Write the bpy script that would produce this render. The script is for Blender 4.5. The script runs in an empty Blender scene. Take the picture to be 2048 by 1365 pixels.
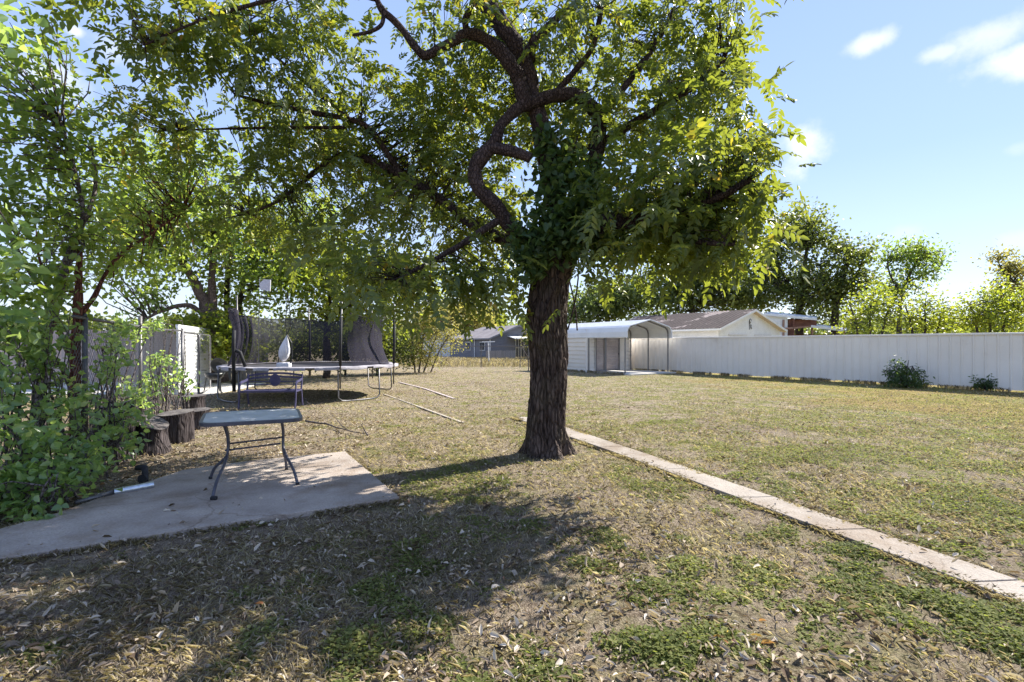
import bpy, math, random
import numpy as np
from mathutils import Vector, noise, Matrix

random.seed(7)
rng = np.random.default_rng(11)
F = 1000.0            # focal length in reference pixels (photo 2048 wide)
HZ = 690.0            # horizon row
CAMH = 1.5
col = bpy.context.scene.collection
ROWS = {}


def G(px, py, z=0.0):
    Y = (CAMH - z) * F / (py - HZ)
    return Vector(((px - 1024) / F * Y, Y, z))


def P(px, py, Y):
    return Vector(((px - 1024) / F * Y, Y, CAMH + (HZ - py) / F * Y))


# ------------------------------------------------------------------ materials
def new_mat(name):
    m = bpy.data.materials.new(name)
    m.use_nodes = True
    nt = m.node_tree
    nt.nodes.clear()
    out = nt.nodes.new('ShaderNodeOutputMaterial')
    return m, nt, out


def N(nt, t, **kw):
    n = nt.nodes.new(t)
    for k, v in kw.items():
        if k.startswith('i_'):
            key = k[2:]
            key = int(key) if key.isdigit() else key.replace('_', ' ')
            n.inputs[key].default_value = v
        else:
            setattr(n, k, v)
    return n


def ramp(nt, stops, interp='LINEAR'):
    r = nt.nodes.new('ShaderNodeValToRGB')
    r.color_ramp.interpolation = interp
    el = r.color_ramp.elements
    while len(el) > 1:
        el.remove(el[-1])
    el[0].position = stops[0][0]
    el[0].color = (*stops[0][1], 1)
    for p, c in stops[1:]:
        e = el.new(p)
        e.color = (*c, 1)
    return r


def texco(nt, scale=(1, 1, 1), kind='Object'):
    tc = nt.nodes.new('ShaderNodeTexCoord')
    mp = nt.nodes.new('ShaderNodeMapping')
    mp.inputs['Scale'].default_value = scale
    nt.links.new(tc.outputs[kind], mp.inputs['Vector'])
    return mp.outputs[0]


def weathered(name, c1, c2, rough=0.6, scale=3.0, bump=0.15, bscale=40, metal=0.0, stretch=(1, 1, 1), spec=0.4, stain=None, mul=0.5):
    """paint / wood / metal with large tonal variation and fine bump"""
    m, nt, out = new_mat(name)
    v = texco(nt, stretch)
    n1 = N(nt, 'ShaderNodeTexNoise', i_Scale=scale, i_Detail=8.0, i_Roughness=0.65)
    n2 = N(nt, 'ShaderNodeTexNoise', i_Scale=bscale, i_Detail=5.0)
    nt.links.new(v, n1.inputs['Vector'])
    nt.links.new(v, n2.inputs['Vector'])
    stops = [(0.35, c1), (0.65, c2)]
    if stain:
        stops = [(0.25, stain), (0.38, c1), (0.65, c2)]
    r = ramp(nt, stops)
    nt.links.new(n1.outputs['Fac'], r.inputs[0])
    mx = N(nt, 'ShaderNodeMix', data_type='RGBA', blend_type='MULTIPLY')
    mx.inputs[0].default_value = mul
    r2 = ramp(nt, [(0.3, (0.6, 0.6, 0.6)), (0.7, (1.15, 1.15, 1.15))])
    nt.links.new(n2.outputs['Fac'], r2.inputs[0])
    nt.links.new(r.outputs[0], mx.inputs[6])
    nt.links.new(r2.outputs[0], mx.inputs[7])
    b = N(nt, 'ShaderNodeBsdfPrincipled', i_Roughness=rough, i_Metallic=metal)
    b.inputs['Specular IOR Level'].default_value = spec
    bp = N(nt, 'ShaderNodeBump', i_Strength=bump, i_Distance=0.02)
    nt.links.new(n2.outputs['Fac'], bp.inputs['Height'])
    nt.links.new(mx.outputs[2], b.inputs['Base Color'])
    nt.links.new(bp.outputs[0], b.inputs['Normal'])
    nt.links.new(b.outputs[0], out.inputs[0])
    return m


def leaf_mat(name, stops, trans, tfac=0.45, rough=0.45, spec=0.35, nscale=0.8, patch=0.35):
    """per-leaf colour from Random Per Island, clump tint from a noise, plus translucency"""
    m, nt, out = new_mat(name)
    geo = nt.nodes.new('ShaderNodeNewGeometry')
    v = texco(nt)
    nz = N(nt, 'ShaderNodeTexNoise', i_Scale=nscale, i_Detail=3.0)
    nt.links.new(v, nz.inputs['Vector'])
    ma = N(nt, 'ShaderNodeMath', operation='MULTIPLY_ADD')
    ma.inputs[1].default_value = 1.0 - patch
    sc = N(nt, 'ShaderNodeMapRange')
    sc.inputs[1].default_value = 0.35
    sc.inputs[2].default_value = 0.65
    sc.inputs[3].default_value = 0.0
    sc.inputs[4].default_value = patch
    nt.links.new(nz.outputs['Fac'], sc.inputs[0])
    nt.links.new(geo.outputs['Random Per Island'], ma.inputs[0])
    nt.links.new(sc.outputs[0], ma.inputs[2])
    r = ramp(nt, stops)
    nt.links.new(ma.outputs[0], r.inputs[0])
    b = N(nt, 'ShaderNodeBsdfPrincipled', i_Roughness=rough)
    b.inputs['Specular IOR Level'].default_value = spec
    nt.links.new(r.outputs[0], b.inputs['Base Color'])
    t = nt.nodes.new('ShaderNodeBsdfTranslucent')
    mx = N(nt, 'ShaderNodeMix', data_type='RGBA', blend_type='MIX')
    mx.inputs[0].default_value = 0.6
    mul = N(nt, 'ShaderNodeMix', data_type='RGBA', blend_type='MULTIPLY')
    mul.inputs[0].default_value = 1.0
    mul.inputs[7].default_value = (3.2, 3.0, 1.6, 1)
    nt.links.new(r.outputs[0], mul.inputs[6])
    nt.links.new(mul.outputs[2], mx.inputs[6])
    mx.inputs[7].default_value = (*trans, 1)
    nt.links.new(mx.outputs[2], t.inputs[0])
    ms = nt.nodes.new('ShaderNodeMixShader')
    ms.inputs[0].default_value = tfac
    nt.links.new(b.outputs[0], ms.inputs[1])
    nt.links.new(t.outputs[0], ms.inputs[2])
    nt.links.new(ms.outputs[0], out.inputs[0])
    return m


def bark_mat(name, c1, c2, sc=14.0, zs=0.26, moss=None):
    m, nt, out = new_mat(name)
    v = texco(nt, (1, 1, zs))
    n1 = N(nt, 'ShaderNodeTexNoise', i_Scale=sc, i_Detail=9.0, i_Roughness=0.7)
    n2 = N(nt, 'ShaderNodeTexVoronoi', i_Scale=sc * 1.3)
    n2.feature = 'DISTANCE_TO_EDGE'
    nt.links.new(v, n1.inputs['Vector'])
    nt.links.new(v, n2.inputs['Vector'])
    v2 = texco(nt)
    n3 = N(nt, 'ShaderNodeTexNoise', i_Scale=3.0, i_Detail=6.0)
    nt.links.new(v2, n3.inputs['Vector'])
    r = ramp(nt, [(0.32, c1), (0.68, c2)])
    nt.links.new(n1.outputs['Fac'], r.inputs[0])
    mx = N(nt, 'ShaderNodeMix', data_type='RGBA', blend_type='MULTIPLY')
    mx.inputs[0].default_value = 0.75
    r2 = ramp(nt, [(0.0, (0.28, 0.24, 0.22)), (0.16, (1, 1, 1))])
    nt.links.new(n2.outputs['Distance'], r2.inputs[0])
    nt.links.new(r.outputs[0], mx.inputs[6])
    nt.links.new(r2.outputs[0], mx.inputs[7])
    mx2 = N(nt, 'ShaderNodeMix', data_type='RGBA', blend_type='MIX')
    r3 = ramp(nt, [(0.5, (0, 0, 0)), (0.72, (0.6, 0.6, 0.6))])
    nt.links.new(n3.outputs['Fac'], r3.inputs[0])
    nt.links.new(r3.outputs[0], mx2.inputs[0])
    nt.links.new(mx.outputs[2], mx2.inputs[6])
    mx2.inputs[7].default_value = (*(moss or c2), 1)
    b = N(nt, 'ShaderNodeBsdfPrincipled', i_Roughness=0.9)
    b.inputs['Specular IOR Level'].default_value = 0.15
    bp = N(nt, 'ShaderNodeBump', i_Strength=0.9, i_Distance=0.03)
    ad = N(nt, 'ShaderNodeMath', operation='ADD')
    nt.links.new(r2.outputs[0], ad.inputs[0])
    nt.links.new(n1.outputs['Fac'], ad.inputs[1])
    nt.links.new(ad.outputs[0], bp.inputs['Height'])
    nt.links.new(mx2.outputs[2], b.inputs['Base Color'])
    nt.links.new(bp.outputs[0], b.inputs['Normal'])
    nt.links.new(b.outputs[0], out.inputs[0])
    return m


M = {}
M['leaf_main'] = leaf_mat('pecan_leaf', [(0.0, (0.022, 0.046, 0.020)), (0.45, (0.042, 0.080, 0.024)), (0.78, (0.09, 0.125, 0.026)),
                                         (0.90, (0.19, 0.19, 0.03)), (0.965, (0.34, 0.22, 0.03)), (1.0, (0.22, 0.10, 0.04))],
                          (0.55, 0.58, 0.05), 0.37, rough=.38, spec=.45, nscale=1.3, patch=.4)
M['leaf_left'] = leaf_mat('hackberry_leaf', [(0.0, (0.035, 0.080, 0.028)), (0.4, (0.07, 0.13, 0.035)), (0.78, (0.12, 0.18, 0.035)),
                                             (0.93, (0.26, 0.25, 0.045)), (1.0, (0.42, 0.22, 0.03))], (0.56, 0.66, 0.08), 0.46, rough=.35, spec=.5)
M['leaf_bush'] = leaf_mat('ivy_leaf', [(0.0, (0.055, 0.12, 0.05)), (0.45, (0.13, 0.22, 0.08)), (0.8, (0.23, 0.32, 0.12)),
                                       (1.0, (0.45, 0.45, 0.20))], (0.6, 0.75, 0.15), 0.42, rough=0.28, spec=0.8, nscale=2.5)
M['leaf_vine'] = leaf_mat('trunk_vine_leaf', [(0.0, (0.025, 0.055, 0.028)), (0.6, (0.05, 0.09, 0.035)), (0.93, (0.10, 0.14, 0.035)), (1.0, (0.22, 0.2, 0.04))],
                          (0.25, 0.36, 0.05), 0.35)
M['leaf_yellow'] = leaf_mat('lime_leaf', [(0.0, (0.045, 0.075, 0.018)), (0.4, (0.11, 0.15, 0.025)), (0.8, (0.20, 0.22, 0.03)), (1.0, (0.34, 0.27, 0.04))],
                            (0.55, 0.62, 0.05), 0.45, nscale=1.2, patch=.45)
M['leaf_mid'] = leaf_mat('oak_leaf', [(0.0, (0.03, 0.05, 0.02)), (0.5, (0.065, 0.09, 0.028)), (0.85, (0.13, 0.145, 0.035)), (1.0, (0.26, 0.2, 0.05))],
                         (0.34, 0.40, 0.06), 0.42, nscale=0.35, patch=0.5)
M['leaf_dark'] = leaf_mat('dark_leaf', [(0.0, (0.03, 0.052, 0.026)), (0.6, (0.065, 0.098, 0.042)), (1.0, (0.14, 0.165, 0.06))],
                          (0.36, 0.44, 0.08), 0.42, nscale=0.35, patch=0.4)
M['leaf_dry'] = leaf_mat('dry_shrub_leaf', [(0.0, (0.09, 0.085, 0.04)), (0.5, (0.16, 0.16, 0.06)), (0.8, (0.24, 0.22, 0.07)), (1.0, (0.34, 0.26, 0.12))],
                         (0.45, 0.42, 0.10), 0.45, nscale=0.6)
M['leaf_mimosa'] = leaf_mat('mimosa_leaf', [(0.0, (0.06, 0.11, 0.03)), (0.6, (0.11, 0.17, 0.035)), (1.0, (0.22, 0.22, 0.05))],
                            (0.38, 0.5, 0.07), 0.5, nscale=0.6)
M['bark'] = bark_mat('pecan_bark', (0.04, 0.029, 0.026), (0.17, 0.13, 0.113), moss=(0.10, 0.085, 0.055))
M['bark_limb'] = bark_mat('limb_bark', (0.035, 0.024, 0.022), (0.11, 0.078, 0.070), sc=22, zs=0.5)
M['bark_grey'] = bark_mat('grey_bark', (0.12, 0.10, 0.10), (0.27, 0.23, 0.225), sc=20, zs=0.6)
M['bark_red'] = bark_mat('red_vine_bark', (0.09, 0.035, 0.025), (0.24, 0.10, 0.07), sc=25, zs=0.3)
M['bark_brown'] = bark_mat('brown_bark', (0.11, 0.078, 0.068), (0.27, 0.20, 0.175), sc=16, zs=0.5)
M['bark_dark'] = bark_mat('dark_bark', (0.05, 0.042, 0.04), (0.13, 0.11, 0.10), sc=12, zs=0.3)
M['stump_bark'] = bark_mat('stump_bark', (0.022, 0.018, 0.019), (0.12, 0.10, 0.10), sc=18, zs=0.12)
M['stump_top'] = weathered('stump_cut_wood', (0.06, 0.05, 0.048), (0.19, 0.17, 0.16), 0.85, 10, 0.5, 60, stain=(0.05, 0.04, 0.04))


# ------------------------------------------------------------------ mesh helpers
def set_props(o, label=None, cat=None, group=None, kind=None):
    if label:
        o['label'] = label
    if cat:
        o['category'] = cat
    if group:
        o['group'] = group
    if kind:
        o['kind'] = kind
    return o


def thing(name, loc, label, cat, group=None, rz=0.0):
    o = bpy.data.objects.new(name, None)
    o.empty_display_size = 0.2
    col.objects.link(o)
    o.location = loc
    o.rotation_euler = (0, 0, rz)
    return set_props(o, label, cat, group)


def link(name, me, mat, parent=None, smooth=False):
    if mat is not None:
        for mm in (mat if isinstance(mat, (list, tuple)) else [mat]):
            me.materials.append(mm)
    if smooth:
        me.polygons.foreach_set('use_smooth', [True] * len(me.polygons))
    o = bpy.data.objects.new(name, me)
    col.objects.link(o)
    if parent is not None:
        o.parent = parent
        # geometry is written in world space: undo the parent's placement
        o.matrix_parent_inverse = Matrix.Identity(4)
        inv = (Matrix.Translation(parent_world(parent)[0]) @ Matrix.Rotation(parent_world(parent)[1], 4, 'Z')).inverted()
        o.matrix_basis = inv
        o['_w'] = 0
        del o['_w']
    return o


def parent_world(p):
    # things are top-level; parts of a thing carry the inverse and so sit in world space
    if p.parent is None:
        return Vector(p.location), p.rotation_euler[2]
    return Vector((0, 0, 0)), 0.0


class MB:
    def __init__(s):
        s.v = []
        s.f = []
        s.mi = []
        s.cur = 0

    def add(s, vs, fs):
        b = len(s.v)
        s.v += [tuple(x) for x in vs]
        for f in fs:
            s.f.append(tuple(i + b for i in f))
            s.mi.append(s.cur)
        return s

    def box(s, c, size, ax=None):
        c = Vector(c)
        hx, hy, hz = [d / 2 for d in size]
        X, Y, Z = ax if ax else (Vector((1, 0, 0)), Vector((0, 1, 0)), Vector((0, 0, 1)))
        vs = [c + X * (i * hx) + Y * (j * hy) + Z * (k * hz) for k in (-1, 1) for j in (-1, 1) for i in (-1, 1)]
        return s.add(vs, [(0, 2, 3, 1), (4, 5, 7, 6), (0, 1, 5, 4), (2, 6, 7, 3), (0, 4, 6, 2), (1, 3, 7, 5)])

    def bar(s, a, b, w, h=None, up=Vector((0, 0, 1))):
        a, b = Vector(a), Vector(b)
        h = h or w
        d = b - a
        L = d.length
        d.normalize()
        if abs(d.dot(up)) > 0.98:
            up = Vector((0, 1, 0))
        x = d.cross(up).normalized()
        y = x.cross(d).normalized()
        return s.box((a + b) / 2, (w, L, h), (x, d, y))

    def tube(s, pts, r, seg=8, caps=True):
        pts = [Vector(p) for p in pts]
        n = len(pts)
        rs = r if isinstance(r, (list, tuple)) else [r] * n
        d0 = (pts[1] - pts[0]).normalized()
        x = d0.orthogonal().normalized()
        rings = []
        for i, p in enumerate(pts):
            if i == 0:
                d = pts[1] - pts[0]
            elif i == n - 1:
                d = pts[-1] - pts[-2]
            else:
                d = (pts[i + 1] - pts[i]).normalized() + (pts[i] - pts[i - 1]).normalized()
            d = d.normalized() if d.length > 1e-9 else d0
            x = (x - d * x.dot(d)).normalized()
            y = d.cross(x)
            rings.append([p + (x * math.cos(a) + y * math.sin(a)) * rs[i] for a in [2 * math.pi * k / seg for k in range(seg)]])
        vs = [q for ring in rings for q in ring]
        fs = []
        for i in range(n - 1):
            for k in range(seg):
                k2 = (k + 1) % seg
                fs.append((i * seg + k, i * seg + k2, (i + 1) * seg + k2, (i + 1) * seg + k))
        if caps:
            fs.append(tuple(reversed(range(seg))))
            fs.append(tuple((n - 1) * seg + k for k in range(seg)))
        return s.add(vs, fs)

    def prism(s, poly, z0, z1):
        n = len(poly)
        vs = [(p[0], p[1], z0) for p in poly] + [(p[0], p[1], z1) for p in poly]
        fs = [tuple(reversed(range(n))), tuple(range(n, 2 * n))]
        for i in range(n):
            j = (i + 1) % n
            fs.append((i, j, n + j, n + i))
        return s.add(vs, fs)

    def poly(s, pts):
        return s.add(pts, [tuple(range(len(pts)))])

    def slab(s, pts, n, t):
        """flat polygon pts thickened by t along -n"""
        n = Vector(n).normalized()
        k = len(pts)
        pts = [Vector(p) for p in pts]
        vs = pts + [p - n * t for p in pts]
        fs = [tuple(range(k)), tuple(reversed(range(k, 2 * k)))]
        for i in range(k):
            j = (i + 1) % k
            fs.append((i, k + i, k + j, j))
        return s.add(vs, fs)

    def lathe(s, c, prof, seg=20, tilt=None):
        c = Vector(c)
        vs = []
        for r, z in prof:
            for k in range(seg):
                a = 2 * math.pi * k / seg
                p = Vector((r * math.cos(a), r * math.sin(a), z))
                if tilt is not None:
                    p = tilt @ p
                vs.append(c + p)
        fs = []
        for i in range(len(prof) - 1):
            for k in range(seg):
                k2 = (k + 1) % seg
                fs.append((i * seg + k, i * seg + k2, (i + 1) * seg + k2, (i + 1) * seg + k))
        return s.add(vs, fs)

    def build(s, name, mat, parent=None, smooth=False, bevel=0.0):
        me = bpy.data.meshes.new(name)
        me.from_pydata(s.v, [], s.f)
        me.update()
        o = link(name, me, mat, parent, smooth)
        if isinstance(mat, (list, tuple)) and len(mat) > 1:
            me.polygons.foreach_set('material_index', s.mi)
        if bevel:
            b = o.modifiers.new('bevel', 'BEVEL')
            b.width = bevel
            b.segments = 2
            b.limit_method = 'ANGLE'
        return o


def smooth_path(pts, n=6):
    """Catmull-Rom through (Vector, radius) pairs"""
    P4 = [pts[0]] + list(pts) + [pts[-1]]
    out = []
    for i in range(1, len(P4) - 2):
        p0, p1, p2, p3 = [P4[i + k][0] for k in (-1, 0, 1, 2)]
        r1, r2 = P4[i][1], P4[i + 1][1]
        for k in range(n):
            t = k / n
            q = 0.5 * ((2 * p1) + (p2 - p0) * t + (2 * p0 - 5 * p1 + 4 * p2 - p3) * t * t + (3 * p1 - p0 - 3 * p2 + p3) * t ** 3)
            out.append((q, r1 + (r2 - r1) * t))
    out.append(pts[-1])
    return out


def np_mesh(name, V, Fs, mat, parent=None, smooth=False, n_first=None):
    """V (n,3); Fs (m,k) equal-sized faces"""
    me = bpy.data.meshes.new(name)
    V = np.asarray(V, dtype=np.float32)
    Fs = np.asarray(Fs, dtype=np.int32)
    m, k = Fs.shape
    me.vertices.add(len(V))
    me.vertices.foreach_set('co', V.ravel())
    me.loops.add(m * k)
    me.loops.foreach_set('vertex_index', Fs.ravel())
    me.polygons.add(m)
    me.polygons.foreach_set('loop_start', np.arange(m, dtype=np.int32) * k)
    me.polygons.foreach_set('loop_total', np.full(m, k, dtype=np.int32))
    if smooth:
        me.polygons.foreach_set('use_smooth', np.ones(m, dtype=bool))
    if n_first is not None:
        mi = np.zeros(m, dtype=np.int32)
        mi[n_first:] = 1
        me.polygons.foreach_set('material_index', mi)
    me.update(calc_edges=True)
    return link(name, me, mat, parent)


def unit(a):
    return a / np.maximum(np.linalg.norm(a, axis=-1, keepdims=True), 1e-9)


def leaf_arrays(b, d, n, L, W, fold=0.25, droop=0.12):
    """folded lanceolate leaves: b base, d direction, n normal -> 6 verts and 2 quads each"""
    d = unit(d)
    s = unit(np.cross(d, n))
    n = np.cross(s, d)
    L = L[:, None]
    W = W[:, None]
    v0 = b
    v1 = b + d * L * .28 + s * W + n * W * fold
    v2 = b + d * L * .68 + s * W * .72 + n * (W * fold - L * droop * .4)
    v3 = b + d * L - n * L * droop
    v4 = b + d * L * .68 - s * W * .72 + n * (W * fold - L * droop * .4)
    v5 = b + d * L * .28 - s * W + n * W * fold
    V = np.stack([v0, v1, v2, v3, v4, v5], 1).reshape(-1, 3)
    k = np.arange(len(b))[:, None] * 6
    Fq = np.concatenate([k + np.array([[0, 1, 2, 3]]), k + np.array([[0, 3, 4, 5]])], 1).reshape(-1, 4)
    return V, Fq


def compound(o, D, pairs=5, rl=0.26, L=0.095, W=0.02, gravity=0.35):
    """pinnate leaves (pecan like) at origins o growing along D"""
    n = len(o)
    D = unit(D)
    up = np.tile([[0, 0, 1.0]], (n, 1)) + rng.normal(0, .45, (n, 3))
    S = unit(np.cross(D, up))
    U = unit(np.cross(S, D))
    size = rng.uniform(.55, 1.3, n)
    Bs, Ds, Ns, Ls, Ws = [], [], [], [], []
    ts = np.linspace(.22, .92, pairs)
    for t in ts:
        base = o + D * (rl * t * size)[:, None] - np.array([[0, 0, 1.0]]) * (gravity * rl * t * t * size)[:, None]
        for sg in (-1, 1):
            d = D * .55 + S * sg * .85 - np.array([[0, 0, gravity]]) + rng.normal(0, .16, (n, 3))
            Bs.append(base)
            Ds.append(d)
            Ns.append(U + rng.normal(0, .25, (n, 3)))
            prof = .65 + .5 * math.sin(math.pi * min(t, 0.85))
            Ls.append(L * size * prof * rng.uniform(.8, 1.15, n))
            Ws.append(W * size * rng.uniform(.8, 1.2, n))
    base = o + D * (rl * size)[:, None] - np.array([[0, 0, 1.0]]) * (gravity * rl * size)[:, None]
    Bs.append(base)
    Ds.append(D - np.array([[0, 0, gravity * 1.6]]) + rng.normal(0, .1, (n, 3)))
    Ns.append(U)
    Ls.append(L * 1.1 * size)
    Ws.append(W * size)
    return leaf_arrays(np.concatenate(Bs), np.concatenate(Ds), np.concatenate(Ns), np.concatenate(Ls), np.concatenate(Ws))


def simple_leaves(o, D, L, W, spread=.03):
    n = len(o)
    N_ = rng.normal(0, .6, (n, 3)) + np.array([[0, 0, .8]])
    return leaf_arrays(o + rng.normal(0, spread, (n, 3)), D, N_, L * rng.uniform(.65, 1.2, n), W * rng.uniform(.7, 1.2, n))


def ellipsoid_pts(c, r, n, power=.5):
    d = unit(rng.normal(0, 1, (n, 3)))
    q = rng.uniform(0, 1, n) ** power
    return np.array(c)[None] + d * q[:, None] * np.array(r)[None], d


def crown(name, blobs, mat, parent, kind='compound', size=1.0, skeleton=None, per_twig=7, twig_mat=None, twig_r=.006,
          leaf=(.095, .02), pairs=5, hole=0.0, gravity=.35, spread=.28, stems=None):
    """blobs: (centre Vector, (rx,ry,rz), twigs). Twigs reach from the skeleton to points in the blob and carry leaves."""
    Os, Ds = [], []
    tm = stems if stems is not None else MB()
    sk = np.array([tuple(p) for p in skeleton]) if skeleton is not None and len(skeleton) else None
    for c, r, nt_ in blobs:
        e, d = ellipsoid_pts(c, r, nt_, .42)
        if hole > 0:
            keep = [noise.noise(Vector(q) * (1.1 / max(.4, np.mean(r))) * 1.3 + Vector((5, 9, 2))) > -0.42 + hole * .55 for q in e]
            e = e[np.array(keep)]
            d = d[np.array(keep)]
        for q, dd in zip(e, d):
            out = dd * .6 + rng.normal(0, .5, 3) + np.array([0, 0, .05])
            out /= max(1e-6, np.linalg.norm(out))
            if sk is not None:
                j = np.argmin(np.sum((sk - q) ** 2, 1) + rng.uniform(0, .5, len(sk)))
                a = sk[j]
                dist = np.linalg.norm(q - a)
                if dist < 1.5 * max(1, size) and rng.uniform() < .65:
                    mid = (a + q) / 2 + rng.normal(0, .08 * dist, 3) + np.array([0, 0, .1 * dist])
                    tm.tube([a, mid, q], [twig_r * 2.2, twig_r * 1.4, twig_r * .6], 3, False)
                    out = out * .6 + (q - a) / max(dist, 1e-6) * .7
            k = max(2, int(per_twig * rng.uniform(.6, 1.4)))
            t = rng.uniform(-1, 1, (k, 1))
            pos = q[None] + out[None] * t * spread * size + rng.normal(0, spread * .38 * size, (k, 3))
            Os.append(pos)
            Ds.append(out[None] * .5 + rng.normal(0, .62, (k, 3)) + np.array([[0, 0, -.12]]))
    O = np.concatenate(Os)
    D = np.concatenate(Ds)
    if kind == 'compound':
        V, Fq = compound(O, D, pairs, .27 * size, leaf[0] * size, leaf[1] * size, gravity)
    else:
        V, Fq = simple_leaves(O, D, leaf[0], leaf[1], .02)
    if tm.v and twig_mat:
        nf = len(Fq)
        Fq = np.concatenate([Fq, np.array(tm.f) + len(V)])
        V = np.concatenate([V, np.array([tuple(q) for q in tm.v])])
        return np_mesh(name, V, Fq, [mat, twig_mat], parent, n_first=nf)
    return np_mesh(name, V, Fq, mat, parent)


def B(px, py, Y, rpx, rpy, rY, n):
    return (P(px, py, Y), (rpx / F * Y, rY, rpy / F * Y), n)


RS = 1.0


def limb(name, pts, mat, parent, seg=10, rough=.2, sub=6):
    """pts: (Vector, radius); a gnarly tapered limb"""
    path = smooth_path(pts, sub)
    mb = MB()
    ps, rs = [], []
    for i, (p, r) in enumerate(path):
        r = r * RS
        nz = noise.noise_vector(p * 3.1) * r * .35
        ps.append(p + nz)
        rs.append(r * (1 + rough * noise.noise(p * 7)))
    mb.tube(ps, rs, seg)
    mb.build(name, mat, parent, smooth=True)
    return [p for p in ps]


# =================================================================== ground
patio = [G(-260, 1165), G(0, 1127), G(400, 1062), G(800, 1002), G(690, 908), G(500, 927), G(365, 946), G(235, 990), G(110, 1035), G(0, 1066), G(-260, 1100)]
patio = [Vector((p.x, p.y, 0)) for p in patio]
SU = Vector((1.97, -5.95, 0)).normalized()         # footpath direction, toward camera
walk_l = [Vector((0.02, 10.25, 0)), Vector((.41, 9.3, 0)), Vector((1.51, 6.67, 0)), Vector((2.94, 2.87, 0)), Vector((3.9, .3, 0))]
walk_r = [Vector((.47, 10.25, 0)), Vector((.86, 9.3, 0)), Vector((1.88, 6.67, 0)), Vector((3.30, 2.87, 0)), Vector((4.27, .3, 0))]
walk = walk_l + walk_r[::-1]


def inpoly(x, y, poly):
    c = np.zeros(len(x), bool)
    n = len(poly)
    for i in range(n):
        x1, y1 = poly[i][0], poly[i][1]
        x2, y2 = poly[(i + 1) % n][0], poly[(i + 1) % n][1]
        if y1 == y2:
            continue
        t = ((y1 > y) != (y2 > y)) & (x < (x2 - x1) * (y - y1) / (y2 - y1) + x1)
        c ^= t
    return c


def ground_h(x, y):
    r = math.hypot(x, y)
    a = max(0.0, 1 - r / 45)
    h = 0.022 * noise.noise(Vector((x * .9, y * .9, 0))) + .012 * noise.noise(Vector((x * 3.1, y * 3.1, 4)))
    return h * a - .012


xs = np.concatenate([-np.geomspace(400, 16, 14), np.arange(-15, 17, .16), np.geomspace(17.5, 400, 14)])
ys = np.concatenate([-np.geomspace(100, 2, 6), np.arange(0, 26, .16), np.geomspace(26.6, 600, 22)])
gx, gy = np.meshgrid(xs, ys)
gz = np.array([ground_h(a, b) for a, b in zip(gx.ravel(), gy.ravel())])
V = np.stack([gx.ravel(), gy.ravel(), gz], 1)
nx, ny = len(xs), len(ys)
ii, jj = np.meshgrid(np.arange(nx - 1), np.arange(ny - 1))
q0 = (jj * nx + ii).ravel()
Fq = np.stack([q0, q0 + 1, q0 + nx + 1, q0 + nx], 1)

m, nt, out = new_mat('lawn_ground')
v = texco(nt)
big = N(nt, 'ShaderNodeTexNoise', i_Scale=.35, i_Detail=5.0, i_Roughness=.6)
mid = N(nt, 'ShaderNodeTexNoise', i_Scale=1.9, i_Detail=6.0, i_Roughness=.7)
fine = N(nt, 'ShaderNodeTexNoise', i_Scale=22.0, i_Detail=6.0, i_Roughness=.75)
grit = N(nt, 'ShaderNodeTexNoise', i_Scale=95.0, i_Detail=3.0, i_Roughness=.7)
for n_ in (big, mid, fine, grit):
    nt.links.new(v, n_.inputs['Vector'])
straw = ramp(nt, [(.36, (.06, .046, .034)), (.46, (.23, .188, .138)), (.56, (.385, .322, .24)), (.70, (.57, .495, .385))])
green = ramp(nt, [(.32, (.05, .06, .018)), (.5, (.17, .18, .05)), (.68, (.34, .32, .12))])
dirt = ramp(nt, [(.36, (.07, .05, .038)), (.47, (.19, .145, .112)), (.56, (.30, .245, .195)), (.68, (.48, .41, .34))])
fg = N(nt, 'ShaderNodeMath', operation='MULTIPLY_ADD')
fg.inputs[1].default_value = .55
sub = N(nt, 'ShaderNodeMath', operation='MULTIPLY')
sub.inputs[1].default_value = .45
nt.links.new(grit.outputs['Fac'], fg.inputs[0])
nt.links.new(fine.outputs['Fac'], sub.inputs[0])
nt.links.new(sub.outputs[0], fg.inputs[2])
for r_ in (straw, green, dirt):
    nt.links.new(fg.outputs[0], r_.inputs[0])
gm = ramp(nt, [(.47, (0, 0, 0)), (.60, (1, 1, 1))])
nt.links.new(mid.outputs['Fac'], gm.inputs[0])
# greener toward the right-hand fence
sep = N(nt, 'ShaderNodeSeparateXYZ')
nt.links.new(v, sep.inputs[0])
mr = N(nt, 'ShaderNodeMapRange')
mr.inputs[1].default_value = -6
mr.inputs[2].default_value = 12
mr.inputs[3].default_value = -.05
mr.inputs[4].default_value = .07
nt.links.new(sep.outputs[0], mr.inputs[0])
ad = N(nt, 'ShaderNodeMath', operation='ADD')
nt.links.new(mid.outputs['Fac'], ad.inputs[0])
nt.links.new(mr.outputs[0], ad.inputs[1])
nt.links.new(ad.outputs[0], gm.inputs[0])
dm = ramp(nt, [(.52, (0, 0, 0)), (.62, (.9, .9, .9))])
nt.links.new(big.outputs['Fac'], dm.inputs[0])
m1 = N(nt, 'ShaderNodeMix', data_type='RGBA')
nt.links.new(gm.outputs[0], m1.inputs[0])
nt.links.new(straw.outputs[0], m1.inputs[6])
nt.links.new(green.outputs[0], m1.inputs[7])
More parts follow.
